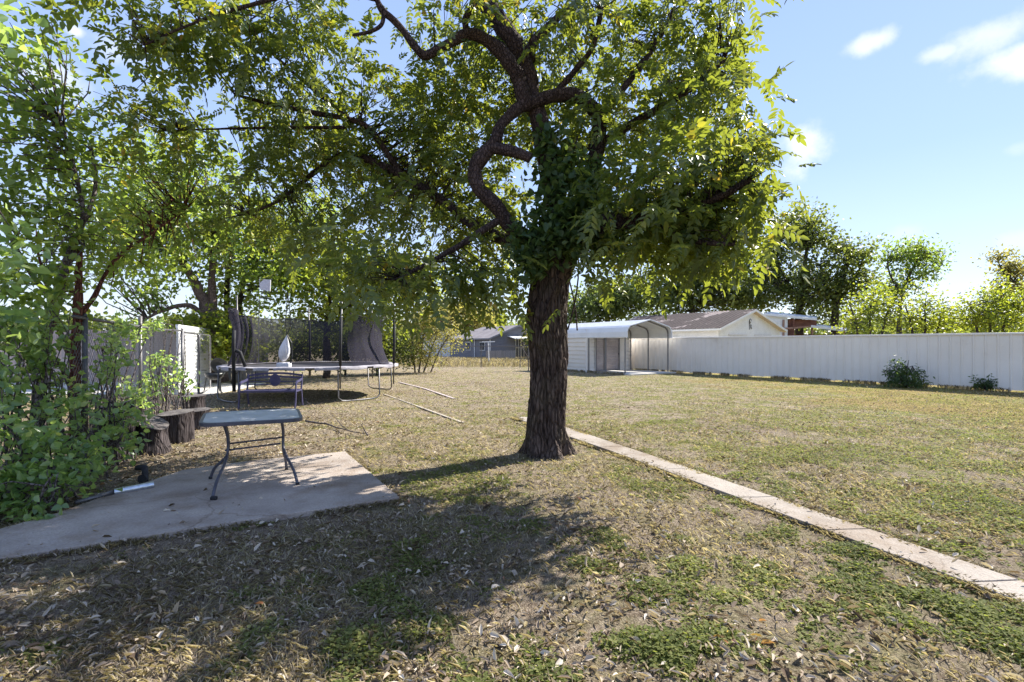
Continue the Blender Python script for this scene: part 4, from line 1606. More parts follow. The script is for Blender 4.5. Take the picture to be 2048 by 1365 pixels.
limbs = [
    # left S-curved limb
    [MP(1090, 530, 6.9, .19), MP(1050, 475, 6.8, .13), MP(1010, 440, 6.7, .115), MP(980, 402, 6.65, .105), MP(955, 370, 6.6, .10), MP(953, 335, 6.6, .10), MP(975, 305, 6.6, .105),
     MP(993, 280, 6.6, .085), MP(1003, 250, 6.65, .08), MP(1030, 222, 6.7, .085), MP(1062, 208, 6.75, .09), MP(1105, 192, 6.8, .10), MP(1150, 190, 6.9, .11), MP(1172, 200, 7, .09), MP(1200, 250, 7.1, .11), MP(1188, 330, 7.1, .12), MP(1180, 420, 7.1, .14), MP(1150, 500, 7.0, .16)],
    # stub of old branch
    [MP(978, 296, 6.6, .085), MP(1010, 298, 6.5, .08), MP(1040, 308, 6.45, .075), MP(1062, 318, 6.45, .07)],
    # main leader
    [MP(1112, 500, 6.9, .2), MP(1110, 420, 6.9, .17), MP(1098, 330, 6.9, .155), MP(1078, 245, 6.9, .15), MP(1062, 190, 6.9, .15), MP(1048, 130, 6.9, .145), MP(1018, 70, 6.85, .14), MP(985, 25, 6.8, .13), MP(950, -20, 6.8, .12), MP(880, -120, 6.8, .09)],
    # second stem beside the leader, bending left
    [MP(1058, 215, 6.75, .10), MP(1042, 178, 6.75, .11), MP(1020, 130, 6.7, .115), MP(998, 95, 6.65, .11), MP(965, 75, 6.6, .085), MP(932, 68, 6.55, .08), MP(890, 90, 6.5, .065), MP(852, 112, 6.45, .06),
     MP(828, 92, 6.4, .055), MP(806, 62, 6.4, .048), MP(785, 40, 6.35, .045), MP(765, 22, 6.3, .05), MP(752, -5, 6.3, .04), MP(740, -60, 6.3, .03)],
    [MP(768, 26, 6.3, .03), MP(763, 50, 6.25, .028), MP(738, 64, 6.2, .026), MP(706, 71, 6.15, .02)],
    [MP(934, 70, 6.55, .05), MP(932, 40, 6.5, .05), MP(945, 10, 6.5, .04), MP(950, -40, 6.5, .03)],
    # right limbs
    [MP(1060, 120, 6.9, .09), MP(1068, 85, 6.95, .075), MP(1100, 50, 7, .065), MP(1140, 18, 7.1, .055), MP(1200, -40, 7.3, .045)],
    [MP(1110, 190, 6.85, .05), MP(1150, 140, 6.8, .045), MP(1185, 95, 6.7, .04), MP(1200, 30, 6.6, .035), MP(1205, -40, 6.5, .03)],
    [MP(1110, 470, 6.85, .17), MP(1180, 455, 6.5, .13), MP(1260, 445, 6.1, .12), MP(1340, 430, 5.7, .09), MP(1430, 400, 5.3, .05), MP(1500, 360, 5.0, .03)],
    [MP(1290, 440, 6.0, .05), MP(1380, 480, 5.5, .035), MP(1470, 490, 5.1, .02)],
    [MP(1180, 300, 7.1, .08), MP(1280, 240, 7.0, .06), MP(1380, 180, 6.8, .04), MP(1450, 120, 6.6, .025)],
    [MP(1200, 240, 7.0, .06), MP(1290, 120, 7.3, .05), MP(1350, 20, 7.5, .04)],
    # long left limbs
    [MP(1080, 500, 6.9, .13), MP(980, 470, 7.3, .10), MP(880, 400, 7.6, .08), MP(780, 340, 7.8, .075), MP(690, 310, 7.9, .06), MP(630, 345, 7.9, .045), MP(560, 400, 7.9, .03), MP(490, 430, 7.9, .018)],
    [MP(800, 345, 7.8, .05), MP(740, 260, 7.6, .05), MP(690, 238, 7.4, .045), MP(620, 225, 7.2, .04), MP(540, 208, 7.0, .03), MP(470, 190, 6.8, .02)],
    [MP(700, 240, 7.4, .035), MP(640, 190, 7.2, .03), MP(580, 140, 7.0, .025), MP(520, 80, 6.8, .02), MP(490, 30, 6.7, .014)],
    [MP(690, 255, 7.4, .03), MP(560, 256, 7.3, .022), MP(440, 258, 7.2, .016), MP(330, 262, 7.1, .01)],
    [MP(1000, 440, 6.7, .06), MP(920, 490, 6.4, .045), MP(850, 530, 6.1, .03), MP(790, 560, 5.9, .018)],
    [MP(755, 0, 6.3, .04), MP(640, -20, 6.0, .035), MP(500, 10, 5.8, .025), MP(380, 50, 5.6, .016), MP(290, 90, 5.5, .01)],
]
RS = .9
for lp in limbs:
    ps = limb('branch', lp, M['bark_limb'], tree, 12)
    sk += ps
blobs = [
    B(1330, 60, 7.2, 130, 110, 1.5, 104), B(1420, 110, 6.8, 70, 90, 1.1, 50), B(1300, 230, 6.8, 140, 95, 1.2, 92), B(1410, 240, 6.6, 90, 50, .8, 34),
    B(1455, 310, 5.5, 50, 45, .6, 26), B(1400, 370, 5.6, 120, 80, .9, 74), B(1450, 435, 5.6, 75, 60, .8, 62), B(1290, 400, 6.0, 120, 90, .9, 80),
    B(1290, 475, 6.2, 130, 42, .9, 54), B(1400, 490, 5.8, 85, 34, .8, 34), B(1190, 555, 6.3, 50, 40, .5, 9), B(1160, 110, 7.9, 140, 110, 1.4, 104), B(1000, 60, 8.2, 60, 60, 1.2, 24),
    B(920, 215, 8.3, 170, 85, 1.5, 180), B(830, 340, 8.3, 170, 100, 1.5, 200), B(930, 460, 7.8, 120, 75, 1.0, 76), B(1000, 380, 8.2, 60, 90, .8, 36),
    B(1010, 560, 6.6, 55, 45, .5, 22), B(900, 560, 6.4, 80, 38, .6, 30), B(630, 170, 7.6, 140, 110, 1.5, 90), B(870, 40, 8.0, 100, 45, 1.3, 26), B(470, 70, 6.3, 130, 80, 1.2, 78), B(320, 70, 6.0, 75, 60, .9, 34),
    B(640, 30, 7.4, 60, 50, 1.2, 22), B(600, 300, 8.0, 160, 95, 1.4, 110), B(500, 430, 8.0, 150, 80, 1.3, 66), B(700, 450, 7.8, 150, 80, 1.3, 84), B(770, 545, 6.0, 65, 40, .6, 30), B(330, 240, 7.0, 90, 75, 1.1, 50),
    B(1000, -220, 8.5, 480, 150, 2.6, 46), B(450, -160, 7.5, 320, 120, 2.0, 26), B(1450, -100, 8.0, 120, 80, 1.2, 8), B(1010, 130, 7.6, 120, 90, .9, 60), B(1120, 290, 7.4, 90, 80, .7, 56), B(1130, 30, 6.4, 90, 40, .5, 24), B(930, 10, 6.2, 80, 30, .4, 14), B(1500, 260, 5.6, 45, 30, .4, 12), B(1520, 400, 5.6, 30, 50, .4, 14), B(800, 575, 5.0, 55, 26, .25, 9), B(720, 545, 5.2, 50, 24, .25, 7), B(960, 555, 6.2, 50, 24, .35, 12),
]
RS = 1.0
blobs = [(c_, r_, max(3, int(n_ * 1.12))) for c_, r_, n_ in blobs]
crown('crown', blobs, M['leaf_main'], tree, 'compound', 1.0, sk, 4, M['bark_limb'], .0045, (.090, .0215), 5, .30, .33, .36)

# climbing vine wrapping the fork of the trunk
vine = thing('climbing_vine', P(1120, 560, 6.6), 'dark broad leaved vine wrapping the fork of the shade tree', 'vine')
vb = [B(1150, 430, 6.55, 75, 75, .3, 60), B(1100, 470, 6.5, 70, 55, .3, 46), B(1190, 360, 6.8, 40, 50, .3, 20), B(1120, 350, 6.6, 45, 55, .25, 24), B(1060, 520, 6.55, 40, 40, .2, 20), B(1200, 480, 6.5, 70, 40, .3, 30), B(1105, 290, 6.7, 35, 30, .2, 12)]
mb = MB()
for k in range(5):
    pts = []
    for t in np.linspace(0, 1, 12):
        an = k * 1.3 + t * 3
        z = 1.7 + t * 2.6
        pts.append(Vector((.60 + .30 * math.cos(an) + .05 * t, 6.9 + .30 * math.sin(an), z)))
    mb.tube(pts, .011, 5, False)
crown('foliage', vb, M['leaf_vine'], vine, 'simple', 1.0, None, 15, M['bark_limb'], .005, (.125, .038), 5, 0, .5, .16, stems=mb)

# =================================================================== left trees and background
def tree_thing(name, label, base, trunks, blobs, lm, bark, kind='simple', leaf=(.1, .035), per=18, size=1.0, group=None, hole=.1, twr=.006, cat='tree', spread=.28, grav=.35, pairs=5):
    t = thing(name, base, label, cat, group)
    sk_ = []
    for j, tp_ in enumerate(trunks):
        sk_ += limb('trunk' if j == 0 else 'branch', tp_, bark, t, 10)
    crown('crown', blobs, lm, t, kind, size, sk_, per, bark, twr, leaf, pairs, hole, grav, spread)
    return t


# young tree at far left (grey stem)
tree_thing('young_tree', 'slim grey stemmed tree at the left edge of the photo by the wire fence', Vector((-6.1, 6.6, 0)),
           [[(Vector((-6.15, 6.5, -.05)), .085), MP(78, 740, 6.5, .075), MP(88, 680, 6.5, .07), MP(108, 620, 6.5, .065), MP(124, 560, 6.5, .058), MP(148, 490, 6.4, .04), MP(165, 430, 6.3, .03), MP(150, 340, 6.2, .022), MP(120, 250, 6.1, .016)],
            [MP(110, 600, 6.5, .035), MP(70, 560, 6.3, .03), MP(20, 470, 6.1, .025), MP(-10, 380, 6, .02)],
            [MP(150, 480, 6.4, .03), MP(190, 380, 6.6, .025), MP(180, 290, 6.6, .02)]],
           [B(60, 120, 5.8, 70, 110, .8, 44), B(30, 270, 5.6, 90, 100, .8, 42), B(150, 310, 6.3, 90, 80, .9, 34), B(50, 420, 5.6, 95, 85, .8, 42), B(180, 470, 6.6, 90, 65, .8, 30),
            B(20, 560, 5.2, 75, 60, .6, 30), B(-120, 200, 5.6, 100, 250, .9, 60), B(60, -80, 5.8, 110, 90, .9, 30)],
           M['leaf_left'], M['bark_grey'], 'simple', (.105, .030), 15, spread=.24, hole=.15)
# near twig with large leaves entering at top left
tree_thing('near_sapling', 'leafy sapling closest to the camera at the left edge, large leaves', Vector((-4.6, 3.9, 0)),
           [[(Vector((-4.9, 3.9, -.05)), .03), MP(-170, 800, 3.9, .025), MP(-110, 500, 3.8, .02), MP(-60, 200, 3.6, .014), MP(-20, 60, 3.5, .008)]],
           [B(-40, 480, 3.7, 60, 60, .3, 10), B(-30, 90, 3.5, 55, 60, .3, 6), B(-30, 650, 3.9, 50, 40, .3, 10)],
           M['leaf_bush'], M['bark_grey'], 'simple', (.10, .034), 12, spread=.2, hole=0)
# red-brown stemmed tree by the fence post
tree_thing('vine_clad_tree', 'red brown shaggy stemmed tree growing beside the wire fence post', Vector((-5.6, 6.35, 0)),
           [[(Vector((-5.52, 6.3, -.05)), .07), MP(150, 860, 6.3, .065), MP(152, 760, 6.3, .06), MP(150, 680, 6.3, .055), MP(158, 610, 6.3, .05), MP(156, 560, 6.3, .04), MP(160, 500, 6.3, .03)],
            [MP(152, 640, 6.3, .032), MP(185, 600, 6.5, .03), MP(205, 560, 6.7, .026), MP(240, 510, 7.0, .022), MP(300, 470, 7.4, .016), MP(370, 420, 7.8, .01)],
            [MP(150, 720, 6.3, .04), MP(130, 690, 6.4, .035), MP(100, 600, 6.6, .02), MP(75, 500, 6.8, .015)],
            [MP(168, 800, 6.25, .03), MP(120, 730, 6.2, .03), MP(85, 735, 6.1, .028)]],
           [B(250, 430, 7.6, 110, 75, 1.0, 40), B(350, 350, 8.0, 100, 80, 1.1, 34), B(230, 550, 7.6, 85, 45, .9, 22), B(330, 510, 8.2, 90, 50, .9, 24), B(120, 590, 6.2, 60, 40, .4, 9), B(230, 290, 7.8, 80, 80, 1, 22)],
           M['leaf_left'], M['bark_red'], 'simple', (.105, .031), 15, spread=.24, hole=.2)
# thick tree behind the grill
tree_thing('leaning_tree', 'thick leaning tree with forked trunk behind the white panel and grill', G(425, 770),
           [[(Vector((-11.6, 19.8, 0)), .34), MP(428, 680, 19.5, .30), MP(420, 640, 19.5, .26), MP(404, 595, 19.5, .2), MP(385, 560, 19.5, .17), MP(365, 520, 19.3, .13), MP(340, 460, 19, .09)],
            [MP(424, 650, 19.5, .2), MP(425, 600, 19.6, .15), MP(424, 550, 19.6, .13), MP(430, 480, 19.6, .1)],
            [MP(418, 640, 19.4, .1), MP(380, 612, 19, .09), MP(330, 620, 18.6, .07), MP(290, 640, 18.2, .05), MP(272, 660, 18, .04)]],
           [B(340, 440, 19, 130, 75, 2.4, 190), B(430, 500, 19.5, 90, 70, 2.2, 120), B(250, 500, 18.5, 110, 70, 2.2, 120), B(380, 350, 19.5, 130, 80, 2.6, 150), B(300, 590, 18.5, 60, 35, 1.2, 30), B(200, 400, 18.5, 110, 90, 2.2, 100)],
           M['leaf_left'], M['bark_brown'], 'simple', (.19, .062), 15, size=2.0, spread=.3, hole=.2, twr=.014)
tree_thing('background_tree', 'dark stemmed leafy tree rising behind the trampoline on the left', G(460, 765),
           [[(Vector((-11.7, 21.5, 0)), .16), MP(456, 640, 21.5, .13), MP(455, 560, 21.5, .11), MP(462, 460, 21.3, .08)],
            [(Vector((-11.1, 22, 0)), .12), MP(482, 640, 21.5, .1), MP(486, 570, 21.5, .08), MP(510, 480, 21.5, .06)]],
           [B(500, 500, 21.5, 90, 75, 2.4, 150), B(560, 560, 21, 85, 50, 2, 110), B(470, 600, 21.5, 45, 40, 1.5, 44), B(590, 450, 22, 100, 70, 2.5, 110)],
           M['leaf_left'], M['bark_dark'], 'simple', (.19, .064), 16, size=2.1, spread=.3, hole=.15, twr=.014)
tree_thing('yellowing_tree', 'yellow green tree directly behind the trampoline net', G(650, 758),
           [[(Vector((-8.4, 22.6, 0)), .17), MP(655, 650, 22.6, .14), MP(660, 590, 22.5, .1), MP(670, 520, 22.3, .07)],
            [MP(657, 640, 22.6, .09), MP(720, 590, 22.6, .07), MP(760, 540, 22.6, .05)]],
           [B(660, 560, 22.5, 110, 60, 2.4, 190), B(760, 560, 22.8, 95, 60, 2.2, 140), B(640, 640, 22.6, 85, 40, 1.5, 70), B(740, 640, 23, 80, 40, 1.5, 76), B(850, 560, 24, 60, 45, 1.8, 60)],
           M['leaf_yellow'], M['bark_dark'], 'simple', (.20, .068), 15, size=2.2, spread=.3, hole=.15, twr=.014)
tree_thing('understory_shrub', 'bright yellow green shrub between the grey boards and the trampoline', G(465, 770),
           [[(Vector((-10.6, 19.0, 0)), .06), MP(470, 700, 19, .05), MP(475, 650, 19, .03)]],
           [B(460, 680, 18.8, 40, 45, .9, 80), B(500, 680, 19.0, 30, 55, .8, 60), B(395, 645, 19.2, 60, 16, .8, 46), B(445, 640, 19.2, 30, 20, .7, 26)],
           M['leaf_yellow'], M['bark_dark'], 'simple', (.15, .06), 14, size=1.6, spread=.22, hole=0, twr=.01, cat='shrub')
tree_thing('dense_shrub', 'wide green shrub thicket seen through the trampoline net', G(680, 752),
           [[(Vector((P(620, 0, 24.5).x, 24.5, 0)), .06), MP(618, 700, 24.5, .05), MP(612, 660, 24.5, .03)],
            [(Vector((P(690, 0, 24.5).x, 24.5, 0)), .06), MP(694, 700, 24.5, .05), MP(700, 650, 24.5, .03)],
            [(Vector((P(755, 0, 24.5).x, 24.5, 0)), .06), MP(752, 700, 24.5, .05), MP(760, 650, 24.5, .03)]],
           [B(600, 695, 24.5, 50, 42, 1.2, 110), B(680, 690, 24.5, 55, 48, 1.2, 140), B(750, 690, 24.8, 50, 48, 1.2, 130), B(795, 700, 25.5, 30, 36, 1.0, 60)],
           M['leaf_mid'], M['bark_dark'], 'simple', (.14, .055), 15, size=1.8, spread=.24, hole=.05, twr=.01, cat='shrub')
tree_thing('dry_shrub', 'sparse twiggy shrub of pale dry leaves right of the trampoline', G(850, 742),
           [[(Vector((P(830, 0, 27).x, 27, 0)), .05), MP(825, 690, 27, .04), MP(815, 640, 27, .02)],
            [(Vector((P(838, 0, 27).x, 27, 0)), .05), MP(845, 690, 27, .04), MP(850, 640, 27, .02)],
            [(Vector((P(846, 0, 27).x, 27.2, 0)), .05), MP(866, 690, 27, .035), MP(885, 650, 27, .02)],
            [(Vector((P(860, 0, 27).x, 27.2, 0)), .04), MP(880, 700, 27, .035), MP(900, 670, 27, .02)]],
           [B(830, 655, 27, 42, 48, 1.4, 150), B(870, 650, 27, 48, 45, 1.4, 150), B(900, 680, 27, 25, 28, 1.2, 46), B(815, 712, 27, 38, 24, 1.2, 90), B(860, 710, 27, 40, 24, 1.2, 60)],
           M['leaf_dry'], M['bark_grey'], 'simple', (.095, .04), 15, size=1.7, spread=.24, hole=.1, twr=.009, cat='shrub')
tree_thing('autumn_tree', 'rounded yellowing tree behind the left end of the grey house', G(925, 712),
           [[(Vector((P(930, 0, 66).x, 66, 0)), .3), MP(932, 660, 66, .25), MP(935, 620, 66, .15)]],
           [B(915, 630, 66, 45, 28, 3, 110), B(950, 640, 66, 35, 25, 3, 90), B(880, 640, 66, 40, 28, 3, 80)],
           M['leaf_dry'], M['bark_dark'], 'simple', (.42, .18), 14, size=4.5, spread=.3, hole=.05, twr=.03)
tree_thing('conifer_like_tree', 'dark green upright tree behind the roof of the grey house', G(985, 710),
           [[(Vector((P(984, 0, 72).x, 72, 0)), .3), MP(984, 660, 72, .25), MP(986, 610, 72, .1)]],
           [B(985, 632, 72, 24, 28, 2.4, 110), B(975, 650, 72, 28, 16, 2.2, 50), B(1000, 650, 72, 22, 16, 2.2, 50)],
           M['leaf_dark'], M['bark_dark'], 'simple', (.40, .15), 14, size=4, spread=.28, hole=0, twr=.03)
tree_thing('sapling', 'bare thin sapling near the far wire fence left of the big trunk', G(1057, 742),
           [[(G(1057, 742), .03), MP(1057, 720, 29, .025), MP(1050, 705, 29, .018), MP(1040, 692, 29, .01)],
            [MP(1057, 722, 29, .02), MP(1063, 705, 29, .015), MP(1066, 690, 29, .008)]],
           [B(1054, 680, 29, 16, 14, .4, 14)], M['leaf_dry'], M['bark_grey'], 'simple', (.1, .04), 8, size=1.2, hole=0)
# dark trees behind carport
tree_thing('dark_tree', 'dark dense tree behind the carport roof, nearest the trunk', G(1210, 716),
           [[(Vector((P(1215, 0, 50).x, 50, 0)), .3), MP(1215, 640, 50, .25), MP(1215, 580, 50, .15)]],
           [B(1190, 610, 50, 70, 38, 3.5, 190), B(1260, 590, 50, 70, 50, 3.5, 200), B(1150, 635, 50, 40, 22, 2.5, 50)],
           M['leaf_dark'], M['bark_dark'], 'simple', (.33, .13), 16, size=3.4, spread=.3, hole=.05, twr=.025, group='trees behind the carport')
tree_thing('dark_tree', 'dark dense tree rising over the dark peeling garage roof', G(1380, 716),
           [[(Vector((P(1385, 0, 47).x, 47, 0)), .35), MP(1385, 640, 47, .3), MP(1380, 550, 47, .2)]],
           [B(1350, 580, 47, 80, 50, 3.5, 220), B(1440, 565, 47, 80, 60, 3.5, 240), B(1390, 500, 47, 100, 50, 3.5, 190), B(1480, 600, 46, 50, 32, 2.5, 70)],
           M['leaf_dark'], M['bark_dark'], 'simple', (.33, .13), 16, size=3.3, spread=.3, hole=.05, twr=.025, group='trees behind the carport')
tree_thing('tall_tree', 'tall olive green tree just right of the shade tree crown', G(1600, 716),
           [[(Vector((P(1600, 0, 44).x, 44, 0)), .35), MP(1598, 620, 44, .3), MP(1605, 560, 44, .2), MP(1615, 490, 44, .12)],
            [MP(1600, 600, 44, .15), MP(1560, 540, 44, .12), MP(1550, 490, 44, .08)]],
           [B(1600, 455, 44, 50, 38, 2.2, 120), B(1640, 480, 44, 35, 30, 2, 60), B(1560, 500, 44, 60, 45, 2.5, 140), B(1540, 570, 44, 70, 55, 2.8, 190), B(1610, 560, 44, 60, 55, 2.5, 120)],
           M['leaf_mid'], M['bark_dark'], 'simple', (.30, .11), 14, size=2.8, spread=.3, hole=.2, twr=.022)
tree_thing('tall_tree', 'broad darker tree between the tall olive tree and the feathery tree', G(1690, 716),
           [[(Vector((P(1672, 0, 43).x, 43, 0)), .35), MP(1670, 630, 43, .3), MP(1682, 570, 43, .2), MP(1700, 500, 43, .12)],
            [MP(1672, 610, 43, .18), MP(1650, 570, 43, .12), MP(1640, 530, 43, .08)], [MP(1676, 600, 43, .15), MP(1710, 560, 43, .1), MP(1725, 520, 43, .06)]],
           [B(1700, 500, 43, 45, 30, 2.2, 100), B(1680, 550, 43, 70, 45, 2.6, 150), B(1640, 600, 43, 60, 45, 2.4, 130), B(1720, 590, 43, 40, 40, 2, 60)],
           M['leaf_mid'], M['bark_dark'], 'simple', (.30, .11), 14, size=2.8, spread=.3, hole=.25, twr=.022)
tree_thing('feathery_tree', 'feathery flat topped green tree with open branches over the fence', G(1820, 716),
           [[(Vector((P(1800, 0, 38).x, 38, 0)), .2), MP(1800, 620, 38, .16), MP(1808, 575, 38, .12), MP(1830, 530, 38, .07), MP(1850, 505, 38, .04)],
            [MP(1805, 590, 38, .09), MP(1780, 550, 38, .06), MP(1775, 520, 38, .04)], [MP(1812, 565, 38, .07), MP(1860, 545, 38, .05), MP(1885, 530, 38, .03)]],
           [B(1820, 498, 38, 38, 14, 1.6, 60), B(1860, 515, 38, 40, 12, 1.6, 60), B(1785, 518, 38, 30, 13, 1.5, 40), B(1820, 545, 38, 65, 20, 1.8, 60), B(1790, 580, 38, 50, 25, 1.8, 60)],
           M['leaf_mimosa'], M['bark_dark'], 'simple', (.24, .07), 13, size=2.2, spread=.28, hole=.15, twr=.018, group='feathery trees over the fence')
tree_thing('feathery_tree', 'feathery brownish tree rising at the right edge of the photo', G(2030, 716),
           [[(Vector((P(2060, 0, 36).x, 36, 0)), .2), MP(2060, 620, 36, .16), MP(2045, 580, 36, .12), MP(2010, 550, 36, .06), MP(1995, 520, 36, .03)],
            [MP(2055, 600, 36, .1), MP(2080, 560, 36, .08)]],
           [B(1990, 513, 36, 22, 7, .8, 18), B(2025, 535, 36, 32, 14, 1.2, 46), B(2080, 540, 36, 55, 28, 1.8, 60), B(2030, 575, 36, 45, 20, 1.5, 50), B(1992, 560, 36, 10, 10, .6, 6)],
           M['leaf_dry'], M['bark_dark'], 'simple', (.22, .07), 13, size=2.0, spread=.28, hole=.1, twr=.018, group='feathery trees over the fence')
for lab, bx_, bl in (
    ('sunlit yellow green bush above the fence, right of the open shed', 1740, [(1735, 622, 40, 34, 60), (1780, 610, 45, 46, 70), (1712, 650, 22, 16, 20), (1740, 600, 25, 30, 20)]),
    ('sunlit yellow green bush in the middle of the row above the fence', 1850, [(1840, 632, 50, 34, 76), (1895, 642, 50, 26, 60), (1850, 600, 30, 26, 22)]),
    ('brightest yellow green bush at the right end of the fence', 1980, [(1950, 632, 50, 36, 84), (2015, 612, 50, 48, 100), (2090, 620, 55, 50, 70), (1985, 590, 30, 30, 30)]),
):
    Yb = 33 if bx_ < 1950 else 30
    trunks = [[(Vector((P(bx_ + k * 20, 0, Yb).x, Yb, 0)), .09), MP(bx_ + k * 26, 660, Yb, .07), MP(bx_ + k * 40, 610, Yb, .03)] for k in (-1, 0, 1)]
    tree_thing('sunlit_bush', lab, G(bx_, 735), trunks, [B(x, y, Yb, a_, b_, 2.0, n_) for x, y, a_, b_, n_ in bl], M['leaf_yellow'], M['bark_dark'], 'simple',
               (.17, .066), 17, size=2.2, spread=.28, hole=.35, twr=.014, group='sunlit bushes above the white fence')
# bushes by the left foreground
for lab, bs, nm in (
    ('broad leaved green bush in the left foreground at the patio edge', [B(50, 985, 4.35, 90, 50, .35, 46), B(20, 880, 4.6, 80, 60, .4, 40), B(-60, 940, 4.4, 110, 90, .4, 36), B(110, 930, 4.8, 90, 60, .4, 34), B(-160, 1040, 4.1, 120, 60, .4, 16)], 'leafy_bush'),
    ('tangled climbing shrub covering the wire fence behind the foreground bush', [B(60, 840, 5.3, 120, 60, .4, 46), B(180, 880, 5.6, 75, 55, .35, 28), B(40, 750, 5.4, 85, 60, .4, 34), B(170, 800, 5.9, 65, 35, .3, 14), B(10, 660, 5.2, 80, 60, .3, 40), B(100, 700, 5.6, 60, 50, .3, 26), B(-20, 780, 4.8, 60, 70, .3, 30), B(100, 640, 5.6, 60, 35, .3, 16), B(210, 740, 6.2, 40, 40, .3, 12), B(250, 665, 7.6, 55, 20, .25, 18), B(215, 700, 7.0, 40, 35, .25, 14), B(330, 650, 9.5, 40, 14, .3, 14)], 'tangled_shrub'),
    ('light leaved vine growing around the stumps', [B(235, 835, 6.3, 45, 30, .3, 26), B(245, 800, 7.2, 50, 25, .35, 12), B(200, 890, 6.0, 50, 30, .3, 12), B(300, 765, 8.8, 50, 22, .4, 14), B(330, 740, 9.0, 35, 40, .3, 12)], 'ground_vine'),
    ('pale leafy weeds below the wire gate behind the stumps', [B(360, 765, 10.5, 35, 25, .5, 20), B(310, 720, 9.6, 26, 30, .3, 8), B(290, 775, 10.0, 50, 20, .4, 18)], 'leafy_weeds')):
    t = thing(nm, Vector((bs[0][0].x, bs[0][0].y, 0)), lab, 'bush' if nm != 'leafy_weeds' else 'weeds')
    skb = []
    mb = MB()
    bs = [(c_, r_, max(4, int(n_ * .5))) for c_, r_, n_ in bs]
    for c_, r_, n_ in bs:
        for k in range(7):
            b0 = Vector((c_.x + random.uniform(-.5, .5) * r_[0], c_.y + random.uniform(-.3, .3), 0))
            e_ = c_ + Vector((random.uniform(-.8, .8) * r_[0], random.uniform(-.6, .6) * r_[1], random.uniform(-.2, .9) * r_[2]))
            if e_.z < .1:
                continue
            m_ = (b0 + e_) / 2 + Vector((random.uniform(-.1, .1), random.uniform(-.1, .1), .1))
            mb.tube([b0, m_, e_], [.012, .009, .004], 5, False)
            skb += [m_, e_]
    crown('foliage', bs, M['leaf_bush'], t, 'simple', .8, skb, 17, M['bark_grey'], .004, (.085, .030), 5, .0, .35, .17, stems=mb)

# small shrubs against the white fence
for (px_, py_, hh, wpx, n_, lab) in ((1812, 775, 62, 45, 60, 'dark evergreen shrub growing against the white fence'), (1971, 781, 26, 14, 9, 'tiny sparse shrub at the foot of the white fence near the right edge')):
    p = G(px_, py_)
    Y = p.y
    t = thing('fence_shrub', p, lab, 'shrub')
    mb = MB()
    skb = []
    for k in range(9):
        e_ = p + Vector((random.uniform(-1, 1) * wpx / F * Y, random.uniform(-.25, .25), random.uniform(.3, 1) * hh / F * Y))
        mb.tube([p, (p + e_) / 2 + Vector((0, 0, .05)), e_], [.012, .01, .004], 4, False)
        skb.append(e_)
    if px_ < 1900:
        bl = [B(1812, 755, Y, 36, 18, .45, n_), B(1798, 733, Y, 14, 18, .25, 16), B(1820, 765, Y, 44, 10, .4, 26)]
    else:
        bl = [B(1966, 766, Y, 9, 11, .15, n_), B(1976, 772, Y, 9, 8, .15, n_)]
    crown('foliage', bl, M['leaf_vine'], t, 'simple', .8, skb, 14, M['bark_dark'], .004, (.12, .022), 5, 0, .35, .2, stems=mb)

# far treeline closing the horizon: reads as one mass
ang = rng.uniform(math.radians(-62), math.radians(62), 5200)
rad = rng.uniform(95, 125, 5200)
hh = np.array([5.2 + 3.2 * noise.noise(Vector((a_ * 9, 0, 0))) + 1.6 * noise.noise(Vector((a_ * 31, 3, 0))) for a_ in ang])
zc = rng.uniform(0, 1, 5200) ** .8 * hh
O = np.stack([np.sin(ang) * rad, np.cos(ang) * rad, zc], 1)
O = np.repeat(O, 9, 0) + rng.normal(0, .8, (5200 * 9, 3))
V, Fq = simple_leaves(O, rng.normal(0, 1, O.shape), .75, .32, .1)
o = np_mesh('distant_treeline', V, Fq, M['leaf_mid'])
set_props(o, 'hazy line of distant trees beyond the houses', 'trees', kind='stuff')

# =================================================================== ground cover
def scatter_xy(n, y0, y1, wide=1.12):
    Y = y0 * (y1 / y0) ** rng.uniform(0, 1, n)
    X = rng.uniform(-1, 1, n) * (wide * Y + 1.2)
    return X, Y


def clear(X, Y, keep_frac=.04):
    on = inpoly(X, Y, patio) | inpoly(X, Y, walk)
    on &= rng.uniform(0, 1, len(X)) > keep_frac
    return ~on, on


def nz2(X, Y, s, o_=0.0):
    return np.array([noise.noise(Vector((x * s + o_, y * s - o_, o_))) for x, y in zip(X, Y)])


gh = lambda X, Y: np.array([ground_h(x, y) for x, y in zip(X, Y)])
# leaf litter
X, Y = scatter_xy(135000, 1.7, 26)
dens = .22 + .45 * nz2(X, Y, .7, 3.0) + .5 * nz2(X, Y, 2.5, 8.0)
dens += np.where(Y > 8, .22, 0)
dens += np.where((X < -2.2) & (Y > 5.5) & (Y < 11), .75, 0) + np.where((X < -1.2) & (Y < 5), .15, 0)
onp = inpoly(X, Y, patio) | inpoly(X, Y, walk)
k = (rng.uniform(0, 1, len(X)) < np.where(onp, .012, dens))
X, Y = X[k], Y[k]
onp = onp[k]
Z = gh(X, Y) + rng.uniform(.006, .03, len(X))
Z = np.where(onp, .042, Z)
n_ = len(X)
D = np.stack([rng.normal(0, 1, n_), rng.normal(0, 1, n_), rng.normal(0, .38, n_)], 1)
NN = np.stack([rng.normal(0, .7, n_), rng.normal(0, .7, n_), np.ones(n_)], 1)
sz = .018 + .06 * rng.uniform(0, 1, n_) ** 1.8
V, Fq = leaf_arrays(np.stack([X, Y, Z], 1), D, NN, sz, sz * rng.uniform(.08, .24, n_), .6, .28)
